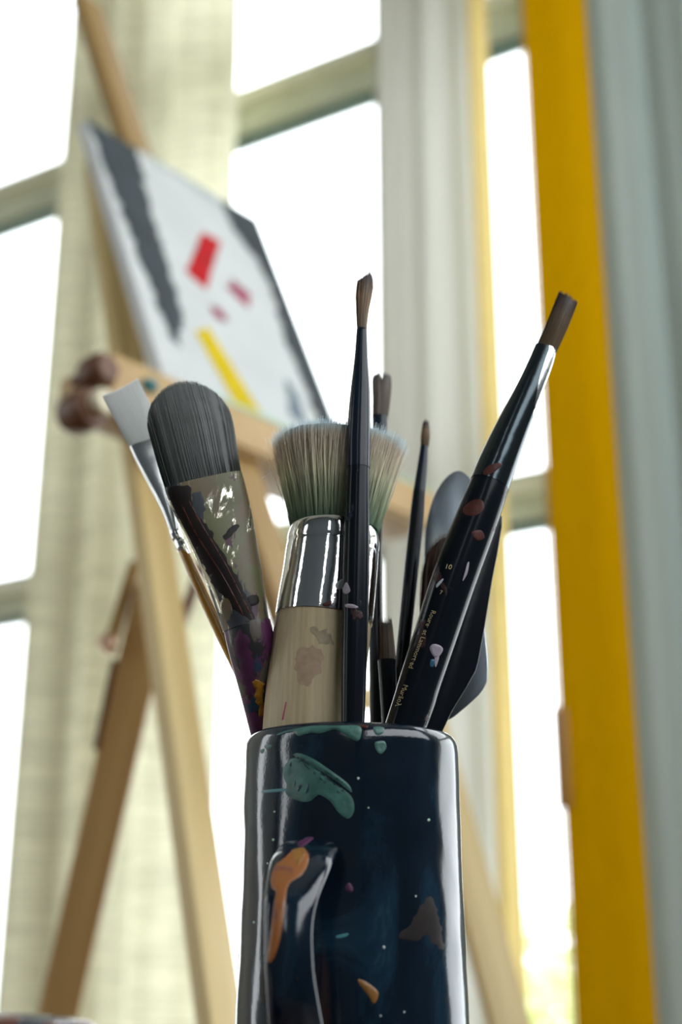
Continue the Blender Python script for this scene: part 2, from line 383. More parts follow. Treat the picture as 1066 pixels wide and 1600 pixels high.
Z1a, Z1b, Z2a, Z2b = 1.765, 1.885, 2.965, 3.125   # the two transoms
def window(i, a, b, q=-0.10):
    w = empty('window_%d' % i, R3((a+b)/2, q, ZB)); w['kind'] = 'structure'
    bm = bmesh.new(); t = 0.035
    rbox(bm, a, a+t, q-.035, q+.035, ZB, ZT); rbox(bm, b-t, b, q-.035, q+.035, ZB, ZT)
    rbox(bm, a+t, b-t, q-.035, q+.035, ZB, ZB+.05); rbox(bm, a+t, b-t, q-.035, q+.035, ZT-.05, ZT)
    obj('frame', bm, M['frame'], w, smooth=False)
    for za, zb in ((Z1a, Z1b), (Z2a, Z2b)):
        tr = w; m = (za + zb) / 2
        bm = bmesh.new(); rbox(bm, a+t, b-t, q-.045, q+.005, m + .028, zb); tr = obj('transom', bm, M['frame_grey'], w, smooth=False)
        bm = bmesh.new(); rbox(bm, a+t, b-t, q-.04, q+.060, m - .008, m + .0275); obj('ledge', bm, M['frame_lit'], tr, smooth=False)
        bm = bmesh.new(); rbox(bm, a+t, b-t, q-.045, q+.020, za + .010, m - .0085); obj('rail', bm, M['frame'], tr, smooth=False)
        bm = bmesh.new(); rbox(bm, a+t, b-t, q-.045, q+.004, za, za + .0095); obj('gasket', bm, M['gasket'], tr, smooth=False)
    bm = bmesh.new()
    for za, zb in ((ZB+.05, Z1a), (Z1b, Z2a), (Z2b, ZT-.05)):
        rbox(bm, a+t, b-t, q-.02, q-.014, za, zb)
    obj('pane', bm, M['glass'], w, smooth=False)
for i, (a, b) in enumerate(OPEN): window(i + 1, a, b)
bm = bmesh.new(); rbox(bm, S0, S1, 0, 0.02, 0, 0.12); structure('baseboard_window', bm, M['frame'])

# daylight sampling through the openings (portals emit nothing themselves)
def portal(s, q, z, w, h, normal):
    l = bpy.data.lights.new('portal', 'AREA'); l.shape = 'RECTANGLE'; l.size = w; l.size_y = h
    l.cycles.is_portal = True
    o = bpy.data.objects.new('portal', l); COL.objects.link(o)
    o.location = R3(s, q, z)
    o.rotation_euler = normal.to_track_quat('-Z', 'Y').to_euler()
for a, b in OPEN: portal((a+b)/2, -TH - .02, (ZB+ZT)/2, b-a, ZT-ZB, NW)
portal(S1 + TH + .02, 2.15, 2.63, 3.7, 1.75, -EW)
for a, b, za, zb in WB: portal((a+b)/2, Q1 + TH + .02, (za+zb)/2, b-a, zb-za, -NW)
portal(S0 - TH - .02, 2.95, 1.85, 0.7, 2.7, EW)

# outside
bm = bmesh.new(); box(bm, (-16, -16, -0.65), (16, 24, -0.6)); structure('ground', bm, M['ground'])
def shrub(label, loc, rx, rz, n, seed, cat='shrub'):
    rng = random.Random(seed)
    r = empty('shrub', loc, label, cat)
    loc = Vector(loc)
    bm = bmesh.new()
    for k in range(n):
        th = rng.uniform(0, 2*math.pi); ph = math.acos(rng.uniform(-1, 1)); rr = rng.uniform(0.35, 1.0) ** 0.5
        d = Vector((math.sin(ph)*math.cos(th), math.sin(ph)*math.sin(th), math.cos(ph)))
        lump = 0.75 + 0.45 * noise.noise(d * 2.2 + Vector((seed, 0, 0)))
        c = loc + Vector((d.x*rx*rr*lump, d.y*rx*rr*lump, rz*1.05 + d.z*rz*rr*lump))
        a = Vector((rng.gauss(0, 1), rng.gauss(0, 1), rng.gauss(0, 1))).normalized(); b = a.orthogonal().normalized()
        s = rng.uniform(0.05, 0.09)
        vs = [bm.verts.new(c + a*s), bm.verts.new(c + b*s*.45 + a*s*.1), bm.verts.new(c - a*s*.7), bm.verts.new(c - b*s*.45 + a*s*.1)]
        bm.faces.new(vs)
    obj('foliage', bm, M['leaf'], r, smooth=False)
    bm = bmesh.new()
    cyl(bm, loc, loc + Vector((0, 0, rz)), 0.05, 0.02, 10)
    for k in range(9):
        a = rng.uniform(0, 6.28)
        cyl(bm, loc + Vector((0, 0, rz*.2)), loc + Vector((math.cos(a)*rx*.6, math.sin(a)*rx*.6, rz*rng.uniform(.8, 1.6))), 0.02, 0.006, 6)
    obj('stem', bm, M['bark'], r)
    return r
g = P(868, 1340, 6.0)
shrub('leafy green shrub outside, in the gap left of the yellow panel', (g.x, 6.0, -0.6), 0.55, 0.98, 1500, 3)
g = P(895, 1560, 7.5)
shrub('lower green shrub outside, beyond the first one behind the yellow panel', (g.x + .1, 7.6, -0.6), 0.6, 0.70, 1100, 9)

# ------------------------------------------------------------------ curtains
def curtain(name, label, cat, s0, s1, q, amp, folds, mat, z0=0.03, z1=4.14, phase=0.0, wob=0.25, parent_frame=R3, seed=1, hem=True):
    r = empty(name, parent_frame((s0+s1)/2, q, z0), label, cat)
    bm = bmesh.new(); nu = folds * 16; nv = 14
    front = []; back = []
    def off(u, v, k):
        x = u * folds * 2 * math.pi + phase + wob * math.sin(v * 3 + u * 9 + seed)
        return amp * (math.sin(x) + 0.35 * math.sin(2.3 * x + seed)) * (0.85 + 0.15 * math.sin(4*v + seed))
    for layer, dq in ((front, 0.0), (back, 0.0012)):
        for j in range(nv + 1):
            v = j / nv
            layer.append([bm.verts.new(parent_frame(s0 + (s1-s0)*i/nu, q + dq + off(i/nu, v, seed), z0 + (z1-z0)*v)) for i in range(nu + 1)])
    for j in range(nv):
        for i in range(nu):
            bm.faces.new((front[j][i], front[j][i+1], front[j+1][i+1], front[j+1][i]))
    # a single sheet of cloth is thin: keep the outer layer only for a hemmed edge
    bmesh.ops.delete(bm, geom=[v for row in back for v in row], context='VERTS')
    obj('cloth', bm, mat, r)
    bm = bmesh.new(); cyl(bm, parent_frame(s0, q, z1 + .012), parent_frame(s1, q, z1 + .012), 0.012, n=12)
    obj('rod', bm, M['frame'], r)
    return r
curtain('curtain', 'undyed linen curtain with slub weave behind the easel, left window', 'curtain', -0.765, -0.205, 0.13, 0.030, 3, M['linen'], phase=1.0, seed=2)
curtain('curtain', 'pale grey pleated curtain in the middle, right of the wide window', 'curtain', 0.185, 0.425, 0.13, 0.022, 2, M['grey_cloth'], phase=0.4, seed=5)
curtain('curtain', 'narrow translucent yellow curtain edge beside the grey pleated one', 'curtain', 0.415, 0.462, 0.155, 0.008, 1, M['yellow_thin'], phase=2.2, seed=3)

# flat-facing frame for the panels nearer the viewer: (x along right, q towards the viewer, z)
def panel_frame(Y0):
    def f(s, q, z): return Vector((s, Y0 - q, z))
    return f
Yp = 2.0
xl = P(857, 800, Yp).x; xr = P(972, 800, Yp).x
yp = empty('yellow_panel', (xl + .05, Yp, 0.03), 'tall mustard yellow cloth panel with beaded left edge', 'panel')
bm = bmesh.new(); nu, nv = 40, 10; g1 = []; g2 = []
for layer, dq in ((g1, 0.0), (g2, 0.004)):
    for j in range(nv + 1):
        row = []
        for i in range(nu + 1):
            u = i / nu
            q = 0.012 * math.cos(u * 2.4 - 0.5) + 0.0012 * math.sin(u * 9 + j * .4)
            row.append(bm.verts.new((xl + (xr - xl) * u, Yp - q + dq, 0.03 + 3.6 * j / nv)))
        layer.append(row)
for j in range(nv):
    for i in range(nu):
        bm.faces.new((g1[j][i], g1[j][i+1], g1[j+1][i+1], g1[j+1][i]))
        bm.faces.new((g2[j][i], g2[j+1][i], g2[j+1][i+1], g2[j][i+1]))
    bm.faces.new((g1[j][0], g1[j+1][0], g2[j+1][0], g2[j][0])); bm.faces.new((g1[j][nu], g2[j][nu], g2[j+1][nu], g1[j+1][nu]))
obj('cloth', bm, M['yellow'], yp)
bm = bmesh.new(); rings = []
p0 = Vector((xl - .003, Yp - .006, 0.05)); p1 = Vector((xl - .003, Yp - .006, 3.6)); nb = 380
for k in range(nb):
    for f, rr in ((0, .0007), (.3, .0024), (.6, .0024), (.9, .0007)): rings.append(((k + f) / nb, rr))
cyl(bm, p0, p1, 0, n=8, rings=rings)
tag(obj('bead_trim', bm, M['orange_block'], yp), 'beaded trim along the left edge')
a = P(862, 1110, Yp); b = P(892, 1265, Yp)
bm = bmesh.new(); box(bm, (a.x, Yp - .022, b.z), (b.x - .001, Yp - .008, a.z)); bevel(bm, .002)
tag(obj('bracket', bm, M['orange_block'], yp), 'orange brown block on the left edge')
bm = bmesh.new(); cyl(bm, Vector((xl - .02, Yp, 3.64)), Vector((xr + .02, Yp, 3.64)), .01, n=12); obj('rod', bm, M['frame'], yp)
xa = P(968, 800, 2.25).x; xb = P(1330, 800, 2.25).x
curtain('curtain', 'plain grey-green curtain at the right edge, beyond the yellow panel', 'curtain', xa, xb, 0, 0.022, 3, M['sage_cloth'], parent_frame=panel_frame(2.25), phase=-0.9, seed=1, wob=0.12)

# ------------------------------------------------------------------ canvas on its easel
A = math.radians(40.4); T = math.radians(22.5)
cd = Vector((math.sin(A), math.cos(A), 0)); cn = Vector((math.cos(A), -math.sin(A), 0))
cu = Vector((0, 0, math.cos(T))) - cn * math.sin(T)
cf = cd.cross(cu).normalized()
if cf.dot(cn) < 0: cf = -cf
CB = P(257.6, 595, 1.5)
CWd, CHt, CTh = 0.336, 0.479, 0.018
def cpt(s, h, o=0): return CB + cd * s + cu * h + cf * o
def cbox(bm, s0, s1, h0, h1, o0, o1):
    Mx = Matrix.Translation(CB) @ Matrix((cd, cu, cf)).transposed().to_4x4()
    box(bm, (s0, h0, o0), (s1, h1, o1), Mx)
def cpix(u, v):
    d = raydir(u, v); k = (CB - EYE).dot(cf) / d.dot(cf)
    q = EYE + d * k - CB
    return q.dot(cd), q.dot(cu)
art = empty('canvas_painting', cpt(CWd/2, 0, -CTh), 'white canvas with charcoal bands, a red block and a yellow bar on the easel', 'painting')
bm = bmesh.new(); cbox(bm, 0, CWd, 0.0005, CHt, -CTh, 0); bevel(bm, .002)
obj('canvas', bm, M['canvas_w'], art)
def ragged(pts, amp, seed, sub=8, closed=True):
    out = []; n = len(pts)
    for i in range(n):
        a = Vector(pts[i]); b = Vector(pts[(i+1) % n])
        for k in range(sub):
            p = a.lerp(b, k/sub)
            out.append((p.x + amp*noise.noise(Vector((p.x*0.11, p.y*0.11, seed))) * 2, p.y + amp*noise.noise(Vector((p.x*0.11, p.y*0.11, seed + 9.3))) * 2))
    return out
def smooth_poly(pts, sub=6):
    n = len(pts); out = []
    for i in range(n):
        p0, p1, p2, p3 = (Vector(pts[(i + k - 1) % n]) for k in range(4))
        for j in range(sub):
            t = j / sub
            out.append(tuple(0.5 * ((2*p1) + (-p0 + p2)*t + (2*p0 - 5*p1 + 4*p2 - p3)*t*t + (-p0 + 3*p1 - 3*p2 + p3)*t**3)))
    return out
def inside(p, poly):
    x, y = p; c = False; n = len(poly); j = n - 1
    for i in range(n):
        xi, yi = poly[i]; xj, yj = poly[j]
        if (yi > y) != (yj > y) and x < (xj - xi) * (y - yi) / (yj - yi) + xi: c = not c
        j = i
    return c
def seg_dist(p, poly):
    m = 1e9; n = len(poly)
    for i in range(n):
        ax, ay = poly[i]; bx, by = poly[(i+1) % n]
        dx, dy = bx-ax, by-ay; L = dx*dx + dy*dy or 1e-9
        t = max(0, min(1, ((p[0]-ax)*dx + (p[1]-ay)*dy)/L))
        m = min(m, math.hypot(p[0]-ax-dx*t, p[1]-ay-dy*t))
    return m
def film(name, outline, fn, mat, parent, step=3.0, thick=0.0003, edge=1.5, label=None, rough=0.0, holes=()):
    """a film of dried paint: its outline is laid on a surface by fn(u, v, offset), domed so that it has real thickness"""
    poly = outline
    pts = [Vector(p) for p in poly]; n = len(pts)
    edges = [(i, (i+1) % n) for i in range(n)]
    us = [p[0] for p in poly]; vs_ = [p[1] for p in poly]
    v = min(vs_) + step/2
    while v < max(vs_):
        u = min(us) + step/2
        while u < max(us):
            q = (u + random.uniform(-.2, .2)*step, v + random.uniform(-.2, .2)*step)
            if inside(q, poly) and seg_dist(q, poly) > step*.4: pts.append(Vector(q))
            u += step
        v += step
    V, Ed, F, *_ = delaunay_2d_cdt(pts, edges, [], 1, 1e-5)
    bm = bmesh.new(); vs = []
    for p in V:
        dd = seg_dist((p.x, p.y), poly)
        o = thick * (0.12 + 0.88*min(1, dd/edge))
        if rough: o *= 1 + rough*noise.noise(Vector((p.x*.35, p.y*.12, 1.3)))
        vs.append(bm.verts.new(fn(p.x, p.y, o)))
    low = []
    for f in F:
        try: bm.faces.new([vs[i] for i in f])
        except ValueError: pass
    o = obj(name, bm, mat, parent)
    if label: o['label'] = label
    return o
def cfilm(name, pts, mat, seed=1, amp=0.0, label=None, th=0.0008):
    sh = [tuple(x*1000 for x in cpix(*p)) for p in pts]
    if amp: sh = ragged(sh, amp, seed)
    sh = [(min(max(x, 1), CWd*1000-1), min(max(y, 1), CHt*1000-1)) for x, y in sh]
    o = film(name, sh, lambda a, b, o: cpt(a/1000, b/1000, o + .0004), mat, art, step=9, thick=th, edge=3, label=label)
    return o
cfilm('paint_mark', [(130, 176), (206, 218), (219, 252), (235, 328), (258, 399), (276, 455), (286, 500), (280, 541), (262, 520), (243, 469), (208, 378), (172, 285)], M['p_black'], 2, 5, 'charcoal band down the left side')
cfilm('paint_mark', [(340, 308), (425, 345), (490, 520), (570, 725), (508, 690), (494, 650), (474, 598), (453, 551), (438, 504), (422, 446), (400, 404), (368, 363)], M['p_black'], 5, 6, 'charcoal band down the right side')
cfilm('paint_mark', [(446, 590), (470, 625), (478, 665), (452, 650)], M['p_grey'], 8, 4, 'blue grey smear near the lower right corner')
cfilm('paint_mark', [(316, 362), (345, 378), (322, 452), (290, 425)], M['p_red'], 3, 1.2, 'red block')
cfilm('paint_mark', [(360, 436), (378, 450), (392, 462), (388, 484), (372, 468), (358, 450)], M['p_mag'], 4, 4, 'small magenta smear right of the red block')
cfilm('paint_mark', [(328, 478), (344, 482), (356, 500), (346, 502), (332, 490)], M['p_mag'], 6, 3, 'small magenta smear below the red block')
cfilm('paint_mark', [(304, 518), (326, 512), (422, 668), (386, 664)], M['p_yel'], 9, 0.6, 'straight yellow bar')
cfilm('paint_mark', [(208, 222), (236, 240), (262, 258), (330, 300), (352, 330), (300, 292), (240, 256)], M['p_lgrey'], 11, 2.5, 'thin grey smudges along the top edge')

# the easel
easel = empty('easel', P(300, 1600, 1.6) * 1.0, 'pale pine A-frame easel holding the abstract canvas', 'easel')
easel.location.z = 0
def ground_pt(a, b):
    k = a.z / (a.z - b.z); return a + (b - a) * k
# front left leg
t0 = P(158, 262, 1.72); t1 = P(345, 1600, 1.42)
beam('front_leg', t0, ground_pt(t0, t1), cd, 0.046, 0.022, M['pine'], easel)
# rear leg, hinged on the front leg
t0 = P(244, 915, 1.60); t1 = P(88, 1600, 1.80); rb = ground_pt(t0, t1)
rl = beam('rear_leg', t0, rb, RIGHT, 0.048, 0.022, M['pine_mid'], easel)
a0 = P(180, 1030, 1.60); a1 = P(150, 1172, 1.64)
tag(beam('slot', a0, a1, RIGHT, 0.008, 0.004, M['brown'], easel, 0.001), 'dark slot cut in the rear leg')
bm = bmesh.new(); c = P(168, 1005, 1.60); cyl(bm, c + Vector((0, .03, 0)), c - Vector((0, .012, 0)), .010, n=20, rings=[(0, .006), (.3, .006), (.31, .0105), (.9, .0105), (1, .007)])
tag(obj('bolt', bm, M['brass'], easel), 'copper coloured bolt head on the hinge')
# thin strut running up from the hinge
beam('strut', P(172, 1010, 1.60), P(212, 880, 1.62), RIGHT, .014, .012, M['pine_shaded'], easel, .001)
beam('brace', P(284, 972, 1.60), P(322, 868, 1.62), RIGHT, .012, .012, M['brown'], easel, .001)
# mast behind the canvas
mc = 0.135
m_top = cpt(mc, CHt + 0.42, -CTh - .016); m_bot = cpt(mc, -0.50, -CTh - .016)
beam('mast', m_bot, m_top, cd, 0.050, 0.022, M['pine_shaded'], easel)
# right leg and the low stretcher
t0 = P(652, 1072, 1.78); t1 = P(795, 1600, 1.70); 
beam('front_leg', t0, ground_pt(t0, t1), Vector((.95, .3, 0)), 0.046, 0.022, M['pine'], easel)
beam('stretcher', P(455, 1095, 1.68), P(660, 1090, 1.79), Vector((0, 0, 1)), .030, .018, M['pine'], easel)
# tray
bm = bmesh.new(); cz = CB.z
def tpt(s, o, z): return Vector((CB.x, CB.y, cz)) + cd * s + cn * o + Vector((0, 0, z))
TM = Matrix.Translation(CB) @ Matrix((cd, cn, Vector((0, 0, 1)))).transposed().to_4x4()
box(bm, (-0.092, -0.075, -0.055), (0.50, 0.010, -0.0085), TM); bevel(bm, .003)
obj('tray', bm, M['pine_mid'], easel)
bm = bmesh.new(); box(bm, (-0.092, 0.0102, -0.050), (0.50, 0.016, -0.003), TM); bevel(bm, .001); obj('tray_lip', bm, M['pine_mid'], easel)
bm = bmesh.new(); box(bm, (0.05, 0.0102, -0.003), (0.49, 0.0165, 0.002), TM); bevel(bm, .0008)
tag(obj('paint_smear', bm, M['p_mint2'], easel), 'mint green paint along the tray edge')
bm = bmesh.new(); c = P(232, 603, 1.46); bmesh.ops.create_icosphere(bm, subdivisions=2, radius=.012, matrix=Matrix.Translation(c) @ Matrix.Diagonal((1, 1, .7, 1)))
tag(obj('paint_smear', bm, M['p_teal'], easel), 'teal paint blob at the tray corner')
c = P(150, 583, 1.42)
bm = bmesh.new(); cyl(bm, c + cn*(-.035), c + cn*.022, .01, n=28, rings=[(0, .008), (.35, .008), (.38, .017), (.5, .020), (.85, .020), (1, .014)])
tag(obj('knob', bm, M['brown'], easel), 'dark brown turned wooden knob')
c = P(137, 640, 1.42)
bm = bmesh.new(); cyl(bm, c + cn*(-.03), c + cn*.012, .02, n=28, rings=[(0, .020), (.2, .024), (.8, .024), (1, .021)])
tag(obj('washer', bm, M['brown'], easel), 'dark brown wooden disc')
bm = bmesh.new(); cyl(bm, c + cn*.010 + RIGHT*.004 + Vector((0, 0, .004)), c + cn*.026 + RIGHT*.004 + Vector((0, 0, .004)), .015, n=28, rings=[(0, .015), (.8, .015), (1, .012)])
tag(obj('knob', bm, M['cream'], easel), 'cream knob cap')

# ------------------------------------------------------------------ table
TZ = 0.75
tb = empty('table', (0, 0.72, 0), 'dark wooden table under the mug', 'table')
bm = bmesh.new(); box(bm, (-0.55, 0.30, TZ - .03), (0.6, 1.05, TZ)); bevel(bm, .003); obj('tabletop', bm, M['table'], tb)
for x in (-.5, .55):
    for y in (.35, 1.0):
        bm = bmesh.new(); box(bm, (x-.025, y-.025, 0), (x+.025, y+.025, TZ - .031)); bevel(bm, .003); obj('leg', bm, M['table'], tb)

# ------------------------------------------------------------------ the mug
CX = P(550, 1150, 0.66).x; CY = 0.66
ZR = 0.9235
def mug_r(th, z):
    prof = [(0.0, .0500), (0.03, .0512), (0.055, .0512), (0.08, .0508), (0.12, .0496), (0.16, .0494), (0.1735, .0494)]
    h = z - TZ; r = prof[-1][1]
    for i in range(len(prof) - 1):
        if prof[i][0] <= h <= prof[i+1][0]:
            k = (h - prof[i][0]) / (prof[i+1][0] - prof[i][0]); r = prof[i][1]*(1-k) + prof[i+1][1]*k; break
    d = noise.noise(Vector((math.cos(th)*1.6, math.sin(th)*1.6, z*16)))
    return r + 0.0009*d + 0.0003*noise.noise(Vector((math.cos(th)*5, math.sin(th)*5, z*60)))
mug = empty('mug', (CX, CY, TZ), 'dark navy glazed mug smeared with paint, holding the brushes', 'mug')
bm = bmesh.new(); NT = 128; prev = None
zl = [TZ + .002 + (ZR - .0078 - TZ - .002)*k/46 for k in range(47)]
rings = [(TZ + .0, -0.004, 1)] + [(z, 0.0, 1) for z in zl]
for k in range(1, 11):
    a = math.pi * k / 10     # rounded lip, softer on the outside
    ou = a < math.pi/2
    rings.append((ZR - .0075 + .0075*math.sin(a) if ou else ZR - .0035 + .0035*math.sin(a), -.0042 + .0042*math.cos(a) if ou else -.0042 + .0020*math.cos(a), 1))
for z in (0.90, 0.86, 0.80, 0.765, 0.760): rings.append((z, -.0062, 1))
rows = []
for z, dr, _ in rings:
    rows.append([bm.verts.new((CX + (mug_r(2*math.pi*k/NT, z) + dr)*math.cos(2*math.pi*k/NT), CY + (mug_r(2*math.pi*k/NT, z) + dr)*math.sin(2*math.pi*k/NT), z + (0.0007*math.sin(2*math.pi*k/NT*2 + 1) if z > ZR - .006 else 0))) for k in range(NT)])
for r0, r1 in zip(rows, rows[1:]):
    for k in range(NT): bm.faces.new((r0[k], r0[(k+1) % NT], r1[(k+1) % NT], r1[k]))
bm.faces.new(rows[0][::-1]); bm.faces.new(rows[-1])
obj('body', bm, M['cup'], mug)
def on_mug(u, v, o):
    d = raydir(u, v); R = .0495
    for it in range(6):
        a = d.x**2 + d.y**2; b = -2*(d.x*CX + d.y*CY); c = CX**2 + CY**2 - R*R
        disc = b*b - 4*a*c
        if disc < 0:
            k = -b/(2*a)
        else: k = (-b - math.sqrt(disc)) / (2*a)
        p = EYE + d*k; th = math.atan2(p.y - CY, p.x - CX) % (2*math.pi)
        R = mug_r(th, min(p.z, ZR - .005))
    z = p.z; rr = R
    if z > ZR - .0075:          # follow the rounded lip
        t = min(1.0, (z - (ZR - .0075)) / .0075); rr = R - .0042*(1 - math.sqrt(max(0, 1 - t*t))); z = min(z, ZR)
    return Vector((CX + (rr + o)*math.cos(th), CY + (rr + o)*math.sin(th), z + (o if z > ZR - .002 else 0)))
def mfilm(pts, mat, label=None, th=.0004, step=3, edge=3, rough=0.5, ragamp=0, name='paint_smear', seed=1):
    sh = smooth_poly(pts, 5)
    if ragamp: sh = ragged(sh, ragamp, seed, 2)
    return film(name, sh, on_mug, mat, mug, step=step, thick=th, edge=edge, label=label, rough=rough)
mfilm([(443, 1200), (452, 1188), (464, 1184), (478, 1190), (500, 1206), (520, 1222), (543, 1238), (552, 1250), (553, 1268), (544, 1279), (530, 1270), (516, 1252), (500, 1242), (492, 1246), (484, 1252), (470, 1252), (454, 1246), (446, 1238), (448, 1226), (443, 1214)], M['p_mint'], 'mint green smear below the rim', th=.0002)
mfilm([(459, 1180), (468, 1177), (490, 1186), (520, 1206), (545, 1226), (549, 1238), (528, 1222), (500, 1204), (474, 1190)], M['p_mint'], 'long mint green stroke below the rim', th=.00045)
for ln in ([(462, 1182), (500, 1206), (540, 1238)], [(466, 1188), (490, 1206), (512, 1226)], [(464, 1181), (505, 1202), (546, 1230)], [(461, 1190), (468, 1200), (478, 1212)], [(526, 1236), (534, 1244), (536, 1256)]):
    up = [(x, y - .9) for x, y in ln]; dn = [(x, y + .9) for x, y in ln[::-1]]
    mfilm(up + dn, M['navy_streak'], th=.0007, step=1.6, edge=.4, name='paint_streak')
for bl in ([(458, 1226), (462, 1218), (464, 1224), (460, 1232)], [(464, 1232), (472, 1222), (473, 1230), (466, 1238)], [(478, 1232), (482, 1222), (485, 1230), (481, 1240), (477, 1240)], [(452, 1193), (456, 1190), (457, 1197), (453, 1198)]):
    mfilm(bl, M['navy_streak'], th=.0003, step=1.6, edge=.6, name='paint_streak')
mfilm([(412, 1235), (446, 1232), (446, 1236), (413, 1239)], M['p_teal'], 'thin teal scratch of paint')
mfilm([(432, 1147), (446, 1141), (470, 1136), (495, 1133), (530, 1133), (562, 1134), (564, 1150), (558, 1158), (545, 1152), (530, 1142), (520, 1140), (500, 1146), (488, 1145), (478, 1147), (466, 1150), (458, 1143), (446, 1144), (436, 1148)], M['p_mint'], 'mint green drips along the rim', th=.0006)
mfilm([(413, 1166), (420, 1163), (425, 1165), (421, 1171), (416, 1170)], M['p_mint'], th=.0003, step=2, edge=2)
mfilm([(407, 1172), (413, 1170), (412, 1176), (408, 1177)], M['p_mint'], th=.0003, step=2, edge=2)
mfilm([(586, 1160), (600, 1158), (604, 1168), (596, 1178), (588, 1172)], M['p_mint'], th=.0003, step=2, edge=2)
mfilm([(584, 1136), (600, 1136), (598, 1146), (588, 1148)], M['p_mint'], th=.0003, step=2, edge=2)
mfilm([(563, 1132), (575, 1133), (574, 1137), (565, 1136)], M['p_rust'], 'small red fleck on the rim', th=.0004, step=2, edge=2)
mfilm([(624, 1464), (640, 1446), (656, 1420), (668, 1404), (676, 1402), (684, 1425), (690, 1452), (694, 1484), (684, 1478), (668, 1462), (648, 1470)], M['p_brown'], 'dark brown triangular smear low on the right', th=.00008, ragamp=2)
mfilm([(560, 1530), (572, 1534), (590, 1548), (590, 1560), (584, 1568), (576, 1556), (562, 1538)], M['p_ochre'], 'small ochre smear near the bottom')
mfilm([(540, 1385), (546, 1379), (552, 1388), (550, 1394), (542, 1392)], M['p_plum'], th=.0003, step=2, edge=2)
mfilm([(526, 1462), (544, 1458), (542, 1463), (528, 1466)], M['p_teal'], th=.0002, step=2, edge=2)
mfilm([(462, 1318), (480, 1308), (492, 1312), (488, 1322), (470, 1328)], M['p_teal'], th=.0003, step=2, edge=2)
rng = random.Random(4)
for (u, v) in ((429, 1268), (427, 1312), (418, 1349), (441, 1312), (600, 1480), (632, 1581), (595, 1587), (670, 1281), (650, 1400), (397, 1441), (560, 1216), (576, 1262)):
    r = rng.uniform(1.2, 2.4)
    mfilm([(u-r, v), (u, v-r), (u+r, v), (u, v+r*1.2)], rng.choice([M['p_white'], M['p_mint2'], M['p_white']]), th=.0003, step=1.5, edge=1, name='paint_fleck')
mfilm([(414, 1570), (424, 1545), (428, 1520), (420, 1500), (408, 1515), (406, 1550)], M['p_brown'], th=.0003)

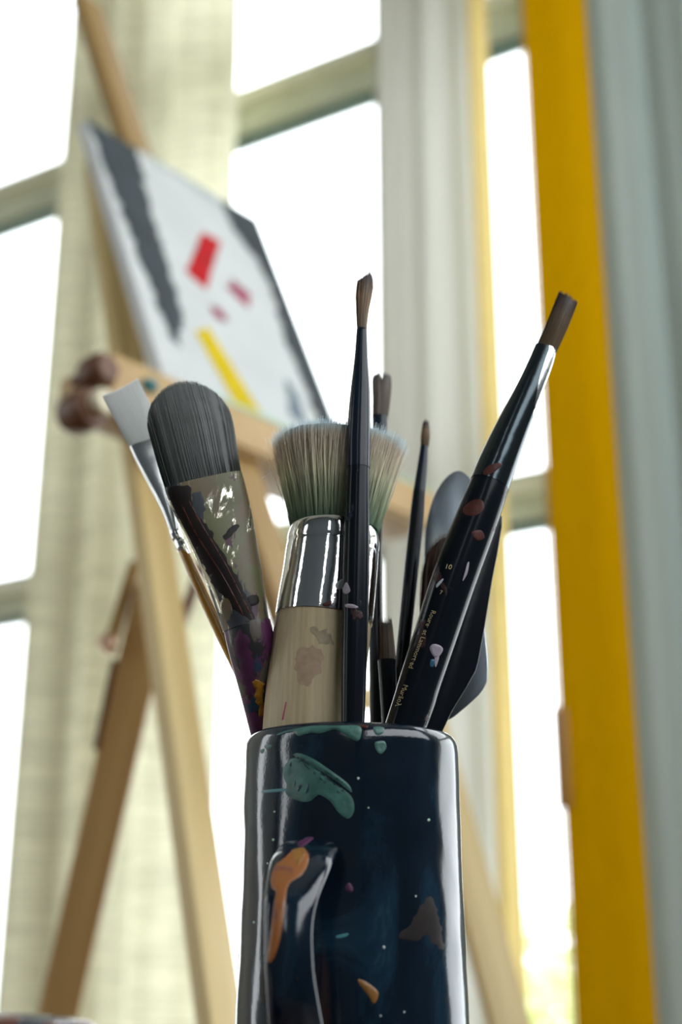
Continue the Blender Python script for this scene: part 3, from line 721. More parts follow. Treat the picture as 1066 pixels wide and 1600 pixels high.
# ------------------------------------------------------------------ lofted solids (brush hair, ferrules, handles)
class Loft:
    """stations (u, v, Y, half width px, depth/width ratio, squareness); optional W direction and turn about the axis"""
    def __init__(self, st, Wd=None, turn=0.0, sub=4):
        c = [P(s[0], s[1], s[2]) for s in st]
        hw = [s[3] * tdepth(p) / FPX for s, p in zip(st, c)]
        ra = [s[4] if len(s) > 4 else 1.0 for s in st]; ex = [s[5] if len(s) > 5 else 2.0 for s in st]
        self.c, self.hw, self.ra, self.ex = [], [], [], []
        n = len(st)
        for i in range(n - 1):
            for j in range(sub):
                t = j/sub
                i0, i3 = max(0, i-1), min(n-1, i+2)
                def cr(a):
                    # monotone-ish cubic with clamped overshoot
                    p0, p1, p2, p3 = a[i0], a[i], a[i+1], a[i3]
                    return 0.5*((2*p1) + (p2 - p0)*t + (2*p0 - 5*p1 + 4*p2 - p3)*t*t + (3*p1 - p0 - 3*p2 + p3)*t**3)
                self.c.append(c[i].lerp(c[i+1], t) if n < 3 else cr(c)); 
                lin = lambda a: a[i] + (a[i+1]-a[i])*t
                h = cr(hw); lo, hi = min(hw[i], hw[i+1]), max(hw[i], hw[i+1]); self.hw.append(min(max(h, lo), hi))
                self.ra.append(lin(ra)); self.ex.append(lin(ex))
        self.c.append(c[-1]); self.hw.append(hw[-1]); self.ra.append(ra[-1]); self.ex.append(ex[-1])
        m = len(self.c); self.W, self.D, self.s = [], [], [0.0]
        for i in range(m):
            Tn = (self.c[min(m-1, i+1)] - self.c[max(0, i-1)]).normalized()
            view = (self.c[i] - EYE).normalized()
            w = Wd.copy() if Wd else Tn.cross(view) * (1 if Tn.z > 0 else -1)
            w = (w - Tn*w.dot(Tn)).normalized()
            if w.x < 0: w = -w
            d = Tn.cross(w).normalized()
            if d.dot(view) < 0: d = -d     # d points away from the viewer
            if turn:
                w, d = (w*math.cos(turn) + d*math.sin(turn)), (d*math.cos(turn) - w*math.sin(turn))
            self.W.append(w); self.D.append(d)
            if i: self.s.append(self.s[-1] + (self.c[i]-self.c[i-1]).length)
        self.L = self.s[-1]; self.n = m
    def at(self, t):
        x = max(0, min(1, t))*self.L; i = 0
        while i < self.n - 2 and self.s[i+1] < x: i += 1
        k = (x - self.s[i]) / max(1e-9, self.s[i+1]-self.s[i]); k = max(0, min(1, k))
        lf = lambda a: a[i] + (a[i+1]-a[i])*k
        return lf(self.c), lf(self.hw), lf(self.ra), lf(self.ex), lf(self.W), lf(self.D)
    def pt(self, t, a, b, off=0):
        c, hw, ra, ex, w, d = self.at(t)
        return c + w*(a*(hw+off)) + d*(b*(hw*ra+off))
    def se(self, ang, ex):
        ca, sa = math.cos(ang), math.sin(ang)
        return math.copysign(abs(ca)**(2/ex), ca), math.copysign(abs(sa)**(2/ex), sa)
    def mesh(self, n=40, grow=1.0, cap=True, bm=None, t0=0, t1=1, steps=None, rnd=0.0):
        bm = bm or bmesh.new(); steps = steps or self.n*2; prev = None; first = None
        for j in range(steps + 1):
            t = t0 + (t1-t0)*j/steps
            c, hw, ra, ex, w, d = self.at(t)
            g = grow
            if rnd:   # rounded ends
                e = ((1-t)*self.L)/rnd
                if e < 1: g = grow*math.sqrt(max(0.02, 1-(1-e)**2))
            ring = []
            for k in range(n):
                a, b = self.se(2*math.pi*k/n, ex)
                ring.append(bm.verts.new(c + w*(a*hw*g) + d*(b*hw*ra*g)))
            if prev:
                for k in range(n): bm.faces.new((prev[k], prev[(k+1) % n], ring[(k+1) % n], ring[k]))
            else: first = ring
            prev = ring
        if cap: bm.faces.new(first[::-1]); bm.faces.new(prev)
        return bm
    def front(self, u, v, o):
        """the surface point facing the viewer at (u, v)"""
        best = None
        lo, hi = 0.0, 1.0
        q = Vector((u, v))
        c0 = Vector(project(self.c[0])); c1 = Vector(project(self.c[-1]))
        t = (q - c0).dot(c1 - c0) / (c1 - c0).length_squared; t = max(0, min(1, t))
        for it in range(3):
            c, hw, ra, ex, w, d = self.at(t)
            p = Vector(project(c)); pu = Vector(project(self.at(min(1, t+.01))[0])) - Vector(project(self.at(max(0, t-.01))[0]))
            L = pu.length / (min(1, t+.01) - max(0, t-.01)); pu.normalize()
            t = max(0, min(1, t + (q-p).dot(pu)/L))
        c, hw, ra, ex, w, d = self.at(t)
        p = Vector(project(c)); pw = Vector(project(c + w*hw)) - p
        a = max(-.97, min(.97, (q-p).dot(pw)/pw.length_squared))
        b = -(1 - abs(a)**ex)**(1/ex)
        n = (w*(a) + d*(b)).normalized()
        return c + w*(a*hw) + d*(b*hw*ra) + n*o

def hair(name, loft, count, tlen, mat, parent, rad=0.00011, seed=1, core=0.9, jitter=0.02, segs=5, flare=0.0, core_t=0.9, curl=0.0):
    """one bundle of brush hair: a solid heart and separate hairs round it"""
    rng = random.Random(seed); bm = bmesh.new()
    lay = bm.loops.layers.float_color.new('bc')
    def setc(faces, r, tfun):
        for f in faces:
            for l in f.loops: l[lay] = (r, tfun[l.vert], 0, 1)
    # heart
    if core > 0:
        nn = 28; st = 14; rows = []; tv = {}
        for j in range(st + 1):
            row = []
            for k in range(nn):
                a, b = loft.se(2*math.pi*k/nn, 2.2)
                te = tlen(a*core, b*core) * core_t
                t = te * j / st
                v = bm.verts.new(loft.pt(t, a*core, b*core)); tv[v] = t; row.append(v)
            rows.append(row)
        fs = []
        for r0, r1 in zip(rows, rows[1:]):
            for k in range(nn): fs.append(bm.faces.new((r0[k], r0[(k+1) % nn], r1[(k+1) % nn], r1[k])))
        te = tlen(0, 0)*core_t
        # close the top with rings shrinking to the middle
        prev = rows[-1]
        for g in (0.75, 0.5, 0.25):
            row = []
            for k in range(nn):
                a, b = loft.se(2*math.pi*k/nn, 2.2); a *= core*g; b *= core*g
                t = tlen(a, b)*core_t; v = bm.verts.new(loft.pt(t, a, b)); tv[v] = t; row.append(v)
            for k in range(nn): fs.append(bm.faces.new((prev[k], prev[(k+1) % nn], row[(k+1) % nn], row[k])))
            prev = row
        fs.append(bm.faces.new(prev)); fs.append(bm.faces.new(rows[0][::-1]))
        setc(fs, 0.25, tv)
    for i in range(count):
        th = rng.uniform(0, 2*math.pi); rr = math.sqrt(rng.uniform(0.55 if core > 0 else 0, 1.0))
        a = rr*math.cos(th); b = rr*math.sin(th)
        te = tlen(a, b) * (1 + rng.gauss(0, jitter))
        te = max(.1, te)
        da = rng.gauss(0, flare); db = rng.gauss(0, flare)
        cu_ = rng.gauss(0, curl)
        r = rng.random(); prev = None; tv = {}; fs = []
        for j in range(segs + 1):
            t = te * j / segs; k = (j / segs)**1.5
            c, hw, ra, ex, w, d = loft.at(t)
            aa = a + da*k + cu_*math.sin(j/segs*3.0); bb = b + db*k
            over = max(0, t - 1) * loft.L
            Tn = (loft.c[-1] - loft.c[-2]).normalized()
            c = c + w*(aa*hw) + d*(bb*hw*ra) + Tn*over
            rad_ = rad * (1 - 0.75*(j/segs)**2) * (0.7 + 0.6*r)
            ring = [bm.verts.new(c + w*rad_), bm.verts.new(c - w*rad_*.5 - d*rad_*.87), bm.verts.new(c - w*rad_*.5 + d*rad_*.87)]
            for v in ring: tv[v] = min(1, t)
            if prev:
                for q in range(3): fs.append(bm.faces.new((prev[q], prev[(q+1) % 3], ring[(q+1) % 3], ring[q])))
            prev = ring
        fs.append(bm.faces.new(prev))
        setc(fs, r, tv)
    return obj(name, bm, mat, parent)
def sfilm(loft, pts, mat, parent, label=None, th=.00025, step=2.0, edge=1.5, name='paint_smear', smooth=True, rag=0.0):
    sh = smooth_poly(pts, 4) if smooth else pts
    if rag: sh = ragged(sh, rag, len(pts) + pts[0][0]*.1, 3)
    return film(name, sh, loft.front, mat, parent, step=step, thick=th, edge=edge, label=label, rough=0.4)

# the mug's strap handle
HL = Loft([(486, 1322, .6160, 40, .30), (482, 1328, .600, 47, .34), (470, 1352, .5850, 48, .36), (456, 1400, .5740, 42, .40), (451, 1450, .5700, 38, .42), (453, 1520, .5690, 38, .42), (462, 1600, .5720, 42, .40), (472, 1670, .5850, 46, .36), (480, 1712, .604, 48, .34), (484, 1722, .6180, 42, .3)], Wd=RIGHT, sub=6)
hd = obj('handle', HL.mesh(36), M['cup'], mug)
sfilm(HL, [(424, 1372), (436, 1344), (456, 1336), (478, 1342), (482, 1362), (472, 1380), (452, 1392), (446, 1420), (440, 1462), (432, 1490), (424, 1504), (418, 1498), (422, 1470), (428, 1420), (432, 1400), (426, 1392)], M['p_orange'], hd, 'orange paint run on the handle', step=3, edge=3, th=.0004)
sfilm(HL, [(458, 1338), (474, 1336), (478, 1350), (466, 1368), (460, 1356)], M['p_ochre'], hd, th=.0006)
sfilm(HL, [(466, 1324), (486, 1322), (490, 1330), (472, 1334)], M['p_plum'], hd, th=.0005)

# ------------------------------------------------------------------ the brushes
def root_of(name, u, v, Y, label, cat='paintbrush', group='brushes standing in the mug', zfloor=0.775):
    p = P(u, v, Y)
    return empty(name, (p.x, p.y, zfloor), label, cat, group)
def down(p_uvY0, p_uvY1, z):
    """continue the line through two picture points down to height z; returns (u, v, Y)"""
    a = P(*p_uvY0); b = P(*p_uvY1); k = (z - a.z)/(b.z - a.z); q = a + (b-a)*k
    u, v = project(q); return u, v, q.y

# 1 white flat brush, far left
b1 = root_of('paintbrush', 417, 1145, .674, 'flat brush with pale white bristles, leaning far left')
LB = Loft([(233, 693, .682, 29.5, .20, 2.6), (210, 650, .682, 30, .18, 2.6), (188, 606, .682, 31, .12, 2.6)])
hair('bristles', LB, 1500, lambda a, b: 1.0 - .03*abs(b), M['br_white'], b1, rad=.00018, core=.95, jitter=.012, core_t=.97)
LF = Loft([(274, 832, .679, 8.5, 1.0, 2), (266, 800, .679, 12, .8, 2.2), (254, 760, .680, 19, .5, 2.4), (240, 716, .681, 27, .30, 2.6), (232, 690, .682, 30.5, .23, 2.6)])
tag(obj('ferrule', LF.mesh(40), M['silver'], b1), 'silver flattened ferrule')
LC = Loft([(292, 868, .678, 8, 1), (288, 860, .678, 8.2, 1), (285.5, 856, .678, 9.6, 1), (282, 849, .6785, 9.6, 1), (280, 845, .6785, 8, 1), (278, 841, .679, 9.6, 1), (274.5, 833, .679, 9.6, 1), (272, 828, .679, 8.4, 1)], sub=3)
obj('collar', LC.mesh(28), M['chrome'], b1)
e = down((286, 860, .678), (417, 1145, .672), .80)
LH = Loft([(286, 858, .678, 7.6, 1), (310, 912, .677, 9.6, 1), (345, 988, .676, 9.5, 1), (417, 1145, .672, 7, 1), (*e, 4.5, 1)])
tag(obj('handle', LH.mesh(28, rnd=.003), M['ochre_lac'], b1), 'amber lacquered handle')

# 2 big filbert with grey hair
b2 = root_of('paintbrush', 409, 1150, .668, 'large rounded brush with dark grey bristles and paint-stained ferrule')
TW = math.radians(14)
LB = Loft([(318, 753, .640, 62, .26, 2.4), (309, 715, .639, 65, .25, 2.4), (300, 672, .638, 68, .22, 2.3), (291, 635, .637, 68, .18, 2.2), (282, 596, .636, 64, .10, 2.2)], turn=TW)
def tf(a, b):
    a = max(-1, min(1, a*0.985)); return 0.50 + 0.50*math.sqrt(max(0, 1-a*a)) - .02*abs(b)
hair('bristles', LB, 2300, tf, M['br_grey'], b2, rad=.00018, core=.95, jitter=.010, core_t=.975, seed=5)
LF = Loft([(385, 980, .650, 37, 1.0, 2), (379, 955, .649, 39, .9, 2), (366, 900, .647, 45, .70, 2.1), (350, 845, .645, 52, .48, 2.2), (337, 805, .643, 58, .34, 2.4), (324, 770, .641, 62.5, .29, 2.5), (318, 750, .640, 63, .28, 2.5)], turn=TW)
fr = obj('ferrule', LF.mesh(56), M['chrome_dirty'], b2); fr['label'] = 'nickel ferrule stained with dried paint'
sfilm(LF, [(262, 772), (294, 764), (299, 788), (322, 830), (350, 880), (372, 925), (392, 972), (378, 972), (352, 948), (322, 900), (292, 845), (272, 805)], M['p_brown'], fr, 'dark reflection wedge painted down the left', step=4, th=.00012, rag=2.2)  # dark reflection band laid on the nickel as a colour film
for ln in ([(296, 790), (318, 832), (346, 884), (368, 930), (388, 972)], [(286, 796), (310, 846), (344, 905), (372, 962)]):
    sfilm(LF, [(x, y) for x, y in ln] + [(x - 2.6, y + 1) for x, y in ln[::-1]], M['p_rust'], fr, step=2, th=.0003, name='paint_streak')
sfilm(LF, [(298, 780), (312, 776), (318, 800), (310, 818), (298, 806)], M['p_black'], fr, step=3, th=.0001, rag=2.5)
sfilm(LF, [(346, 842), (364, 824), (368, 830), (350, 850)], M['p_brown'], fr, step=3, th=.0001, rag=2)
sfilm(LF, [(380, 940), (396, 936), (398, 948), (384, 954)], M['p_brown'], fr, step=3)
LH = Loft([(386, 976, .650, 37, 1), (391, 1000, .651, 37.5, 1), (395, 1030, .653, 34, 1), (401, 1085, .657, 25, 1), (407, 1140, .662, 17, 1), (411, 1175, .665, 12, 1), (416, 1215, .668, 10, 1)])
hn = obj('handle', LH.mesh(40, rnd=.002), M['handle_paint'], b2); hn['label'] = 'handle crusted with purple, black and blue paint'
sfilm(LH, [(398, 1060), (408, 1064), (412, 1090), (414, 1112), (406, 1116), (402, 1094), (396, 1078)], M['p_gold'], hn, 'mustard paint dab', th=.0006, rag=3.5)
sfilm(LH, [(366, 1000), (384, 990), (394, 1030), (396, 1080), (388, 1092), (376, 1050)], M['p_plum'], hn, 'purple paint', step=3, th=.00012, rag=4)
sfilm(LH, [(384, 1096), (398, 1088), (404, 1100), (396, 1108), (384, 1108)], M['p_bluedot2'], hn, 'blue paint', th=.00012, rag=3)

# 3 round flat-topped stencil brush
b3 = root_of('paintbrush', 486, 1140, .652, 'stubby flat-topped stencil brush with flared hog bristles and bare wooden handle')
LB = Loft([(523, 829, .654, 69, .94), (525, 795, .654, 77, .94), (527, 755, .654, 87, .92), (529, 715, .654, 97, .90), (531, 689, .654, 103, .88)])
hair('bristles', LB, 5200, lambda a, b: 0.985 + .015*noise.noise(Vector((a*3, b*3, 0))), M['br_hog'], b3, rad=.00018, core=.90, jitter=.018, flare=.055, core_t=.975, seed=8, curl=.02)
# a few stray hairs
for pts in ([(447, 788), (436, 764), (424, 740), (411, 712)], [(446, 772), (432, 736), (420, 714), (411, 699)], [(409, 747), (424, 738), (437, 731)], [(440, 730), (432, 714), (420, 700)],
            [(600, 770), (622, 742), (642, 722)], [(596, 760), (620, 728), (640, 708)], [(578, 752), (592, 726), (618, 714)], [(604, 740), (624, 722), (636, 705)]):
    bm = bmesh.new(); lay = bm.loops.layers.float_color.new('bc')
    q = [P(u, v, .652 if i < 9 else .65) for i, (u, v) in enumerate(pts)]; prev = None; fs = []
    for i, c in enumerate(q):
        rad_ = .00014*(1 - .5*i/len(q))
        ring = [bm.verts.new(c + RIGHT*rad_), bm.verts.new(c - RIGHT*rad_*.5 - FWD*rad_), bm.verts.new(c - RIGHT*rad_*.5 + FWD*rad_)]
        if prev:
            for k in range(3): fs.append(bm.faces.new((prev[k], prev[(k+1) % 3], ring[(k+1) % 3], ring[k])))
        prev = ring
    for f in fs:
        for l in f.loops: l[lay] = (1, .95, 0, 1)
    obj('stray_hair', bm, M['br_white'], b3)
LF = Loft([(506, 969, .653, 76.5, 1), (509, 945, .653, 76, 1), (515, 900, .653, 74, 1), (519, 862, .6535, 72.6, 1), (519.5, 858, .6535, 71, 1), (520, 855, .6535, 72.4, 1), (521, 845, .6535, 72, 1), (522, 834, .654, 69.5, 1), (522.5, 829, .654, 67, 1)], sub=3)
f3 = obj('ferrule', LF.mesh(72), M['chrome'], b3); f3['label'] = 'polished nickel ferrule with a ring groove'
sfilm(LF, [(521, 934), (530, 926), (535, 928), (533, 938), (524, 941)], M['p_white'], f3, 'pale paint chip')
sfilm(LF, [(502, 964), (514, 960), (514, 966), (504, 968)], M['p_rust'], f3)
LH = Loft([(506, 966, .653, 74.5, 1), (503, 990, .653, 76, 1), (498, 1030, .6525, 76, 1), (491, 1085, .652, 76, 1), (486, 1140, .6515, 75.5, 1), (482, 1180, .651, 72, 1), (480, 1206, .651, 64, 1)])
h3 = obj('handle', LH.mesh(64, rnd=.003), M['beech'], b3); h3['label'] = 'bare beech handle'
sfilm(LH, [(446, 1112), (448, 1112), (443, 1139), (440, 1139)], M['p_mag'], h3, 'thin magenta streak', th=.0001, smooth=False)
st_m = mat_plain('faint_plum_stain', (0.42, 0.30, 0.20), 0.55, var=0.12, scale=300)
ring_o = [(461, 1040), (470, 1032), (488, 1030), (500, 1038), (502, 1056), (494, 1072), (480, 1088), (466, 1090), (463, 1070)]
sfilm(LH, ring_o, st_m, h3, 'faint plum stain', th=.00003, rag=3)
sfilm(LH, [(486, 1008), (498, 1004), (512, 1010), (518, 1026), (506, 1030), (492, 1022)], mat_plain('faint_grey_stain', (0.34, 0.28, 0.18), 0.55, var=0.2, scale=300), h3, 'faint grey stain', th=.00003, rag=4)

# 4 tall black brush in front
b4 = root_of('paintbrush', 552, 1130, .626, 'tall straight black brush with small brown tip, in front')
LB = Loft([(565.5, 518, .626, 7.5, .8), (566, 490, .626, 9.5, .75), (569, 455, .626, 13, .6), (571, 436, .626, 12.5, .45), (570, 419, .626, 8, .3)])
hair('bristles', LB, 420, lambda a, b: .90 + .14*noise.noise(Vector((a*2.2, b*2, 4))) - .10*max(0, -a) , M['br_brown'], b4, rad=.00012, core=.88, jitter=.03, flare=.05, core_t=.94, seed=3)
LF = Loft([(560, 732, .626, 18.5, 1), (560.5, 690, .626, 18.5, 1), (562, 640, .626, 17.2, 1), (563.5, 600, .626, 14.6, 1), (564.5, 560, .626, 10.8, 1), (565.5, 516, .626, 8.4, 1), (565.5, 514, .626, 7.6, 1)])
tag(obj('ferrule', LF.mesh(40), M['blue_ferrule'], b4), 'blue black tapered ferrule')
e = down((560, 732, .626), (552, 1130, .6262), .775)
LH = Loft([(560, 730, .626, 17.8, 1), (559, 760, .626, 18.6, 1), (557, 860, .626, 20.5, 1), (554.5, 980, .626, 20.5, 1), (551.5, 1130, .6262, 18.5, 1), (*e, 9, 1)])
h4 = obj('handle', LH.mesh(40, rnd=.002), M['black_dirty'], b4)
sfilm(LH, [(535, 924), (541, 914), (546, 922), (547, 930), (540, 932)], M['p_pink'], h4, 'pale paint fleck')
sfilm(LH, [(540, 948), (552, 950), (560, 954), (552, 956), (541, 953)], M['p_pink'], h4)

# 5 brush right behind the tall one
b5 = root_of('paintbrush', 590, 1130, .690, 'brush with dark brown ragged bristles right behind the tall black one')
LB = Loft([(594, 652, .70, 12.5, .6), (596, 625, .70, 14, .55), (596.5, 600, .70, 15.5, .45), (596, 579, .70, 14.5, .3)])
hair('bristles', LB, 420, lambda a, b: .93 - .16*max(0, 1 - abs(a + .05)*6) + .05*noise.noise(Vector((a*4, b*2, 9))) - .10*abs(a)**4, M['br_dark'], b5, rad=.00013, core=.9, jitter=.03, core_t=.95, seed=12)
LF = Loft([(589, 800, .6985, 11, 1), (590, 740, .699, 12, 1), (592.5, 690, .6995, 11, .9), (594, 650, .70, 12.5, .65)])
tag(obj('ferrule', LF.mesh(32), M['blue_ferrule'], b5), 'dark blue ferrule')
e = down((589, 800, .6985), (590, 1130, .690), .78)
LH = Loft([(589, 796, .6985, 10, 1), (586, 900, .696, 10.5, 1), (589, 1130, .690, 11, 1), (*e, 6, 1)])
obj('handle', LH.mesh(32, rnd=.002), M['black'], b5)

# 6 short brush with golden tip, low between the handles
b6 = root_of('paintbrush', 608, 1130, .672, 'shortest brush, golden brown bristles low between black handles')
LB = Loft([(605, 1034, .672, 14, .8), (604, 1005, .672, 12.5, .8), (602, 966, .672, 10.5, .7)])
hair('bristles', LB, 300, lambda a, b: .93 + .1*noise.noise(Vector((a*5, b*3, 2))), M['br_dark'], b6, rad=.00013, core=.88, jitter=.05, core_t=.92, seed=13)
LH = Loft([(605, 1032, .672, 14.5, 1), (607, 1080, .672, 13, 1), (608, 1130, .672, 11, 1), (608, 1190, .672, 8, 1)])
tag(obj('ferrule', LH.mesh(32, rnd=.001), M['black'], b6), 'black ferrule and handle')

# 7 thin brush leaning slightly right
b7 = root_of('paintbrush', 617, 1135, .682, 'thin black brush with tiny pointed tip, right of the flared bristles')
LB = Loft([(663.5, 700, .695, 6, 1), (665, 680, .695, 7.2, 1), (666, 655, .695, 4, 1)])
hair('bristles', LB, 140, lambda a, b: .98 - .1*abs(a), M['br_brown'], b7, rad=.00011, core=.9, jitter=.03, core_t=.93, seed=14)
LF = Loft([(655, 770, .693, 9.5, 1), (660, 730, .694, 8, 1), (663.5, 698, .695, 6.4, 1)])
obj('ferrule', LF.mesh(28), M['blue_ferrule'], b7)
e = down((655, 770, .693), (617, 1135, .682), .78)
LH = Loft([(655, 768, .693, 9.4, 1), (651, 812, .692, 11, 1), (644, 880, .690, 11.2, 1), (631, 1005, .686, 10.5, 1), (617, 1135, .682, 9, 1), (*e, 5, 1)])
obj('handle', LH.mesh(28, rnd=.002), M['black'], b7)

# 8 big flat brush leaning right, with worn gold print
b8 = root_of('paintbrush', 634, 1135, .645, 'thick black brush leaning right with angled brown bristles and gold print')
LB = Loft([(853, 547, .640, 16.5, .55, 2.5), (871, 508, .640, 17, .5, 2.5), (889, 462, .640, 17, .35, 2.5)])
hair('bristles', LB, 700, lambda a, b: .97 + .035*a*-1 + .02*noise.noise(Vector((a*3, b*2, 6))), M['br_dark'], b8, rad=.00013, core=.92, jitter=.015, core_t=.97, seed=15)
LF = Loft([(765, 757, .642, 31, 1, 2), (780, 718, .642, 29.5, 1, 2), (802, 665, .641, 25.5, .9, 2), (829, 605, .640, 21, .75, 2.2), (846, 564, .640, 18.8, .65, 2.4), (853, 543, .640, 17, .6, 2.5)])
f8 = obj('ferrule', LF.mesh(48), M['dark_ferrule'], b8); f8['label'] = 'dark lacquered ferrule'
sfilm(LF, [(752, 746), (760, 738), (776, 734), (780, 738), (766, 750), (754, 752)], M['p_rust'], f8, 'rust paint')
e = down((767, 757, .642), (634, 1135, .645), .80)
LH = Loft([(766, 755, .642, 30, 1), (760, 772, .642, 31.5, 1), (740, 825, .6425, 34, 1), (710, 905, .643, 35, 1), (680, 995, .644, 34, 1), (655, 1070, .6445, 33, 1), (634, 1135, .645, 32, 1), (*e, 20, 1)])
sfilm(LF, [(857, 540), (868, 554), (866, 562), (853, 602), (843, 630), (832, 652), (837, 618), (841, 597), (853, 560), (857, 550)], M['silver'], f8, 'bright reflection painted on the right side', th=.0001, name='reflection_patch')  # window reflection on the ferrule put in as a silver film
h8 = obj('handle', LH.mesh(48, rnd=.002), M['black_dirty'], b8)
sfilm(LH, [(669, 1020), (674, 1014), (684, 1015), (690, 1020), (687, 1028), (680, 1035), (673, 1030)], M['p_pink'], h8, 'pale pink heart-shaped paint blob', th=.0004)
sfilm(LH, [(677, 1034), (684, 1032), (681, 1044), (678, 1048)], M['p_pink'], h8)
sfilm(LH, [(671, 1038), (677, 1038), (675, 1048), (670, 1047)], M['p_bluedot'], h8)
sfilm(LH, [(722, 800), (736, 790), (750, 792), (752, 806), (738, 816), (724, 812)], M['p_rust'], h8, th=.00015)
sfilm(LH, [(733, 842), (748, 838), (754, 848), (742, 854)], M['p_rust'], h8, th=.00015)
# worn gold print running down the handle
def print_on(loft, text, u0, v0, size_px, parent, mat, along=(-0.41, 0.912)):
    cu_ = bpy.data.curves.new('print', 'FONT'); cu_.body = text; cu_.size = 1.0; cu_.resolution_u = 2
    to = bpy.data.objects.new('print', cu_); COL.objects.link(to)
    dg = bpy.context.evaluated_depsgraph_get(); me = bpy.data.meshes.new_from_object(to.evaluated_get(dg))
    bpy.data.objects.remove(to)
    bm = bmesh.new(); bm.from_mesh(me)
    bmesh.ops.subdivide_edges(bm, edges=[e_ for e_ in bm.edges if e_.calc_length() > .4], cuts=1)
    ax = Vector(along); up = Vector((ax.y, -ax.x))      # letters stand with their tops to the right of the reading direction
    for v in bm.verts:
        q = Vector((u0, v0)) + ax * (v.co.x * size_px) + up * (v.co.y * size_px)
        v.co = loft.front(q.x, q.y, .00012)
    return obj('gold_print', bm, mat, parent, smooth=False)
AX = (-0.375, 0.927)
print_on(LH, 'Roure\u00b7 et Lammort\u00b7ed', 673, 960, 10.5, h8, M['gold_ink'], AX)['label'] = 'worn gold lettering'
print_on(LH, 'Mur\u00e3o\u03bb', 630, 1074, 11, h8, M['gold_ink'], AX)['label'] = 'worn gold lettering'
print_on(LH, '10', 692, 896, 11, h8, M['gold_ink'], (0.96, 0.28))['label'] = 'gold size number 10'
print_on(LH, '7', 684, 936, 9, h8, M['gold_ink'], (0.96, 0.28))
sfilm(LH, [(681, 925), (690, 915), (689, 912), (680, 920)], M['p_white'], h8, th=.0002)
sfilm(LH, [(727, 889), (730, 888), (727, 905), (720, 916), (724, 900)], M['p_pink'], h8, th=.0002)

# 9 trowel-shaped palette knife behind
def plate(name, outline, Y, thick, mat, parent, tilt=(0, 0), bev=0.0, sm=True, Yf=None):
    pts = smooth_poly(outline, 5) if sm else outline
    bm = bmesh.new(); fr_, bk = [], []
    for (u, v) in pts:
        yy = Y + tilt[0]*(u - 700)/1000 + tilt[1]*(v - 1000)/1000
        p = P(u, v, yy); fr_.append(bm.verts.new(p)); bk.append(bm.verts.new(p + Vector((0, thick, 0))))
    n = len(pts)
    bm.faces.new(fr_); bm.faces.new(bk[::-1])
    for i in range(n): bm.faces.new((fr_[i], bk[i], bk[(i+1) % n], fr_[(i+1) % n]))
    if bev:
        es = [e_ for e_ in bm.edges if len(e_.link_faces) == 2 and any(len(f.verts) > 4 for f in e_.link_faces)]
        bmesh.ops.recalc_face_normals(bm, faces=bm.faces)
        bmesh.ops.bevel(bm, geom=es, offset=bev, segments=3, affect='EDGES', profile=.5, clamp_overlap=True)
    return obj(name, bm, mat, parent)
b9 = root_of('palette_knife', 684, 1140, .684, 'steel palette knife with rounded blade behind the thick black brush', 'palette knife', 'tools standing in the mug')
plate('blade', [(664, 900), (663, 862), (666, 822), (676, 782), (692, 752), (712, 736), (729, 741), (742, 764), (750, 830), (755, 920), (758, 985), (762, 1030), (762, 1058), (759, 1070), (748, 1086), (724, 1108), (702, 1124), (688, 1120), (676, 1080), (668, 1000)], .694, .0010, M['steel'], b9, (-.06, -.03), .0003)
e = down((690, 1110, .694), (676, 1160, .684), .80)
LH = Loft([(690, 1108, .6925, 7, .6), (682, 1140, .686, 6, 1), (676, 1165, .683, 6, 1), (670, 1230, .674, 5, 1)])
obj('shank', LH.mesh(20, rnd=.001), M['steel'], b9)

# 10 black plastic knife in front of it
b10 = root_of('painting_knife', 680, 1143, .664, 'black diamond-shaped painting knife leaning right, behind the thick brush', 'palette knife', 'tools standing in the mug')
plate('blade', [(780, 803), (785, 806), (785, 822), (778, 864), (770, 905), (757, 985), (748, 1034), (744, 1048), (728, 1076), (706, 1112), (691, 1144), (676, 1170), (664, 1168), (664, 1140), (672, 1103), (696, 1040), (716, 984), (738, 905), (760, 846)], .662, .0040, M['black'], b10, (0.05, 0), .0013, sm=False)
plate('edge', [(741, 898), (747, 890), (722, 965), (692, 1040), (682, 1072), (673, 1101), (672, 1068), (684, 1030), (712, 968)], .6585, .0018, M['silver'], b10, (0.05, 0), .0003, sm=False)['label'] = 'highlight on the bevelled edge, modelled as a strip'  # highlight along the bevel put in as a silver strip
LH = Loft([(672, 1160, .6640, 12, .35), (664, 1200, .663, 9, .5), (656, 1250, .662, 8, .8)])
obj('handle', LH.mesh(20, rnd=.001), M['black'], b10)

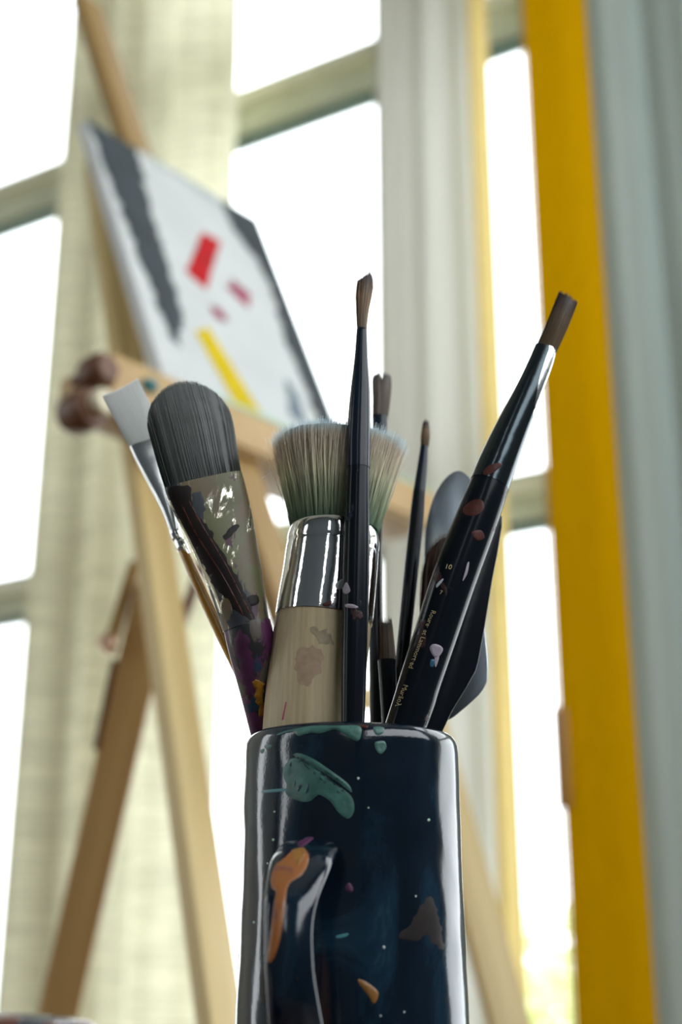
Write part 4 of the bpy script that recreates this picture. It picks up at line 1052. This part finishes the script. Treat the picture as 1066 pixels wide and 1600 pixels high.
# 11 red-brown mop brush, half hidden
b11 = root_of('paintbrush', 656, 1135, .672, 'rounded red-brown mop brush half hidden behind the thick black brush')
LB = Loft([(690, 975, .676, 34, .8), (694, 930, .676, 38, .8), (698, 885, .676, 37, .75), (703, 838, .676, 28, .6)])
hair('bristles', LB, 900, lambda a, b: .55 + .45*math.sqrt(max(0, 1 - (a*.95)**2)), M['br_red'], b11, rad=.00012, core=.92, jitter=.035, flare=.03, core_t=.95, seed=21)
LF = Loft([(672, 1060, .674, 14, 1), (682, 1005, .675, 26, .9), (689, 972, .676, 34, .82)])
obj('ferrule', LF.mesh(28), M['dark_ferrule'], b11)
e = down((672, 1060, .674), (652, 1135, .670), .80)
LH = Loft([(672, 1058, .674, 13, 1), (662, 1098, .672, 11, 1), (653, 1135, .670, 9, 1), (*e, 5, 1)])
obj('handle', LH.mesh(28, rnd=.001), M['black'], b11)

# 12 small glossy gold-brown handle end by the rim
b12 = root_of('modelling_tool', 656, 1130, .655, 'small glossy gold-brown twisted tool end at the right rim', 'tool', 'tools standing in the mug')
LH = Loft([(656, 1175, .655, 11, 1), (655, 1140, .655, 12, 1), (657, 1124, .6555, 9, 1), (660, 1112, .656, 11, 1), (661, 1100, .6565, 7.5, 1), (664, 1088, .657, 6, 1), (668, 1066, .658, 3.5, 1)], sub=4)
obj('body', LH.mesh(28, rnd=.001), M['amber'], b12)

# ------------------------------------------------------------------ paint tube at the lower left, lying on the table
tu = empty('paint_tube', (-.13, .50, TZ), 'dark red paint-smeared tube lying at the lower left corner', 'paint tube')
bm = bmesh.new()
cyl(bm, Vector((-.200, .490, TZ + .0300)), Vector((-.060, .520, TZ + .0240)), .02, n=40,
    rings=[(0, .0272), (.2, .0268), (.45, .0268), (.56, .0262), (.62, .0268), (.72, .0266), (.80, .0256), (.86, .021), (.88, .010), (1, .010)])
obj('body', bm, M['tube'], tu)
bm = bmesh.new(); cyl(bm, Vector((-.074, .5170, TZ + .0246)), Vector((-.056, .5209, TZ + .0238)), .013, .011, n=24); obj('cap', bm, M['black'], tu)
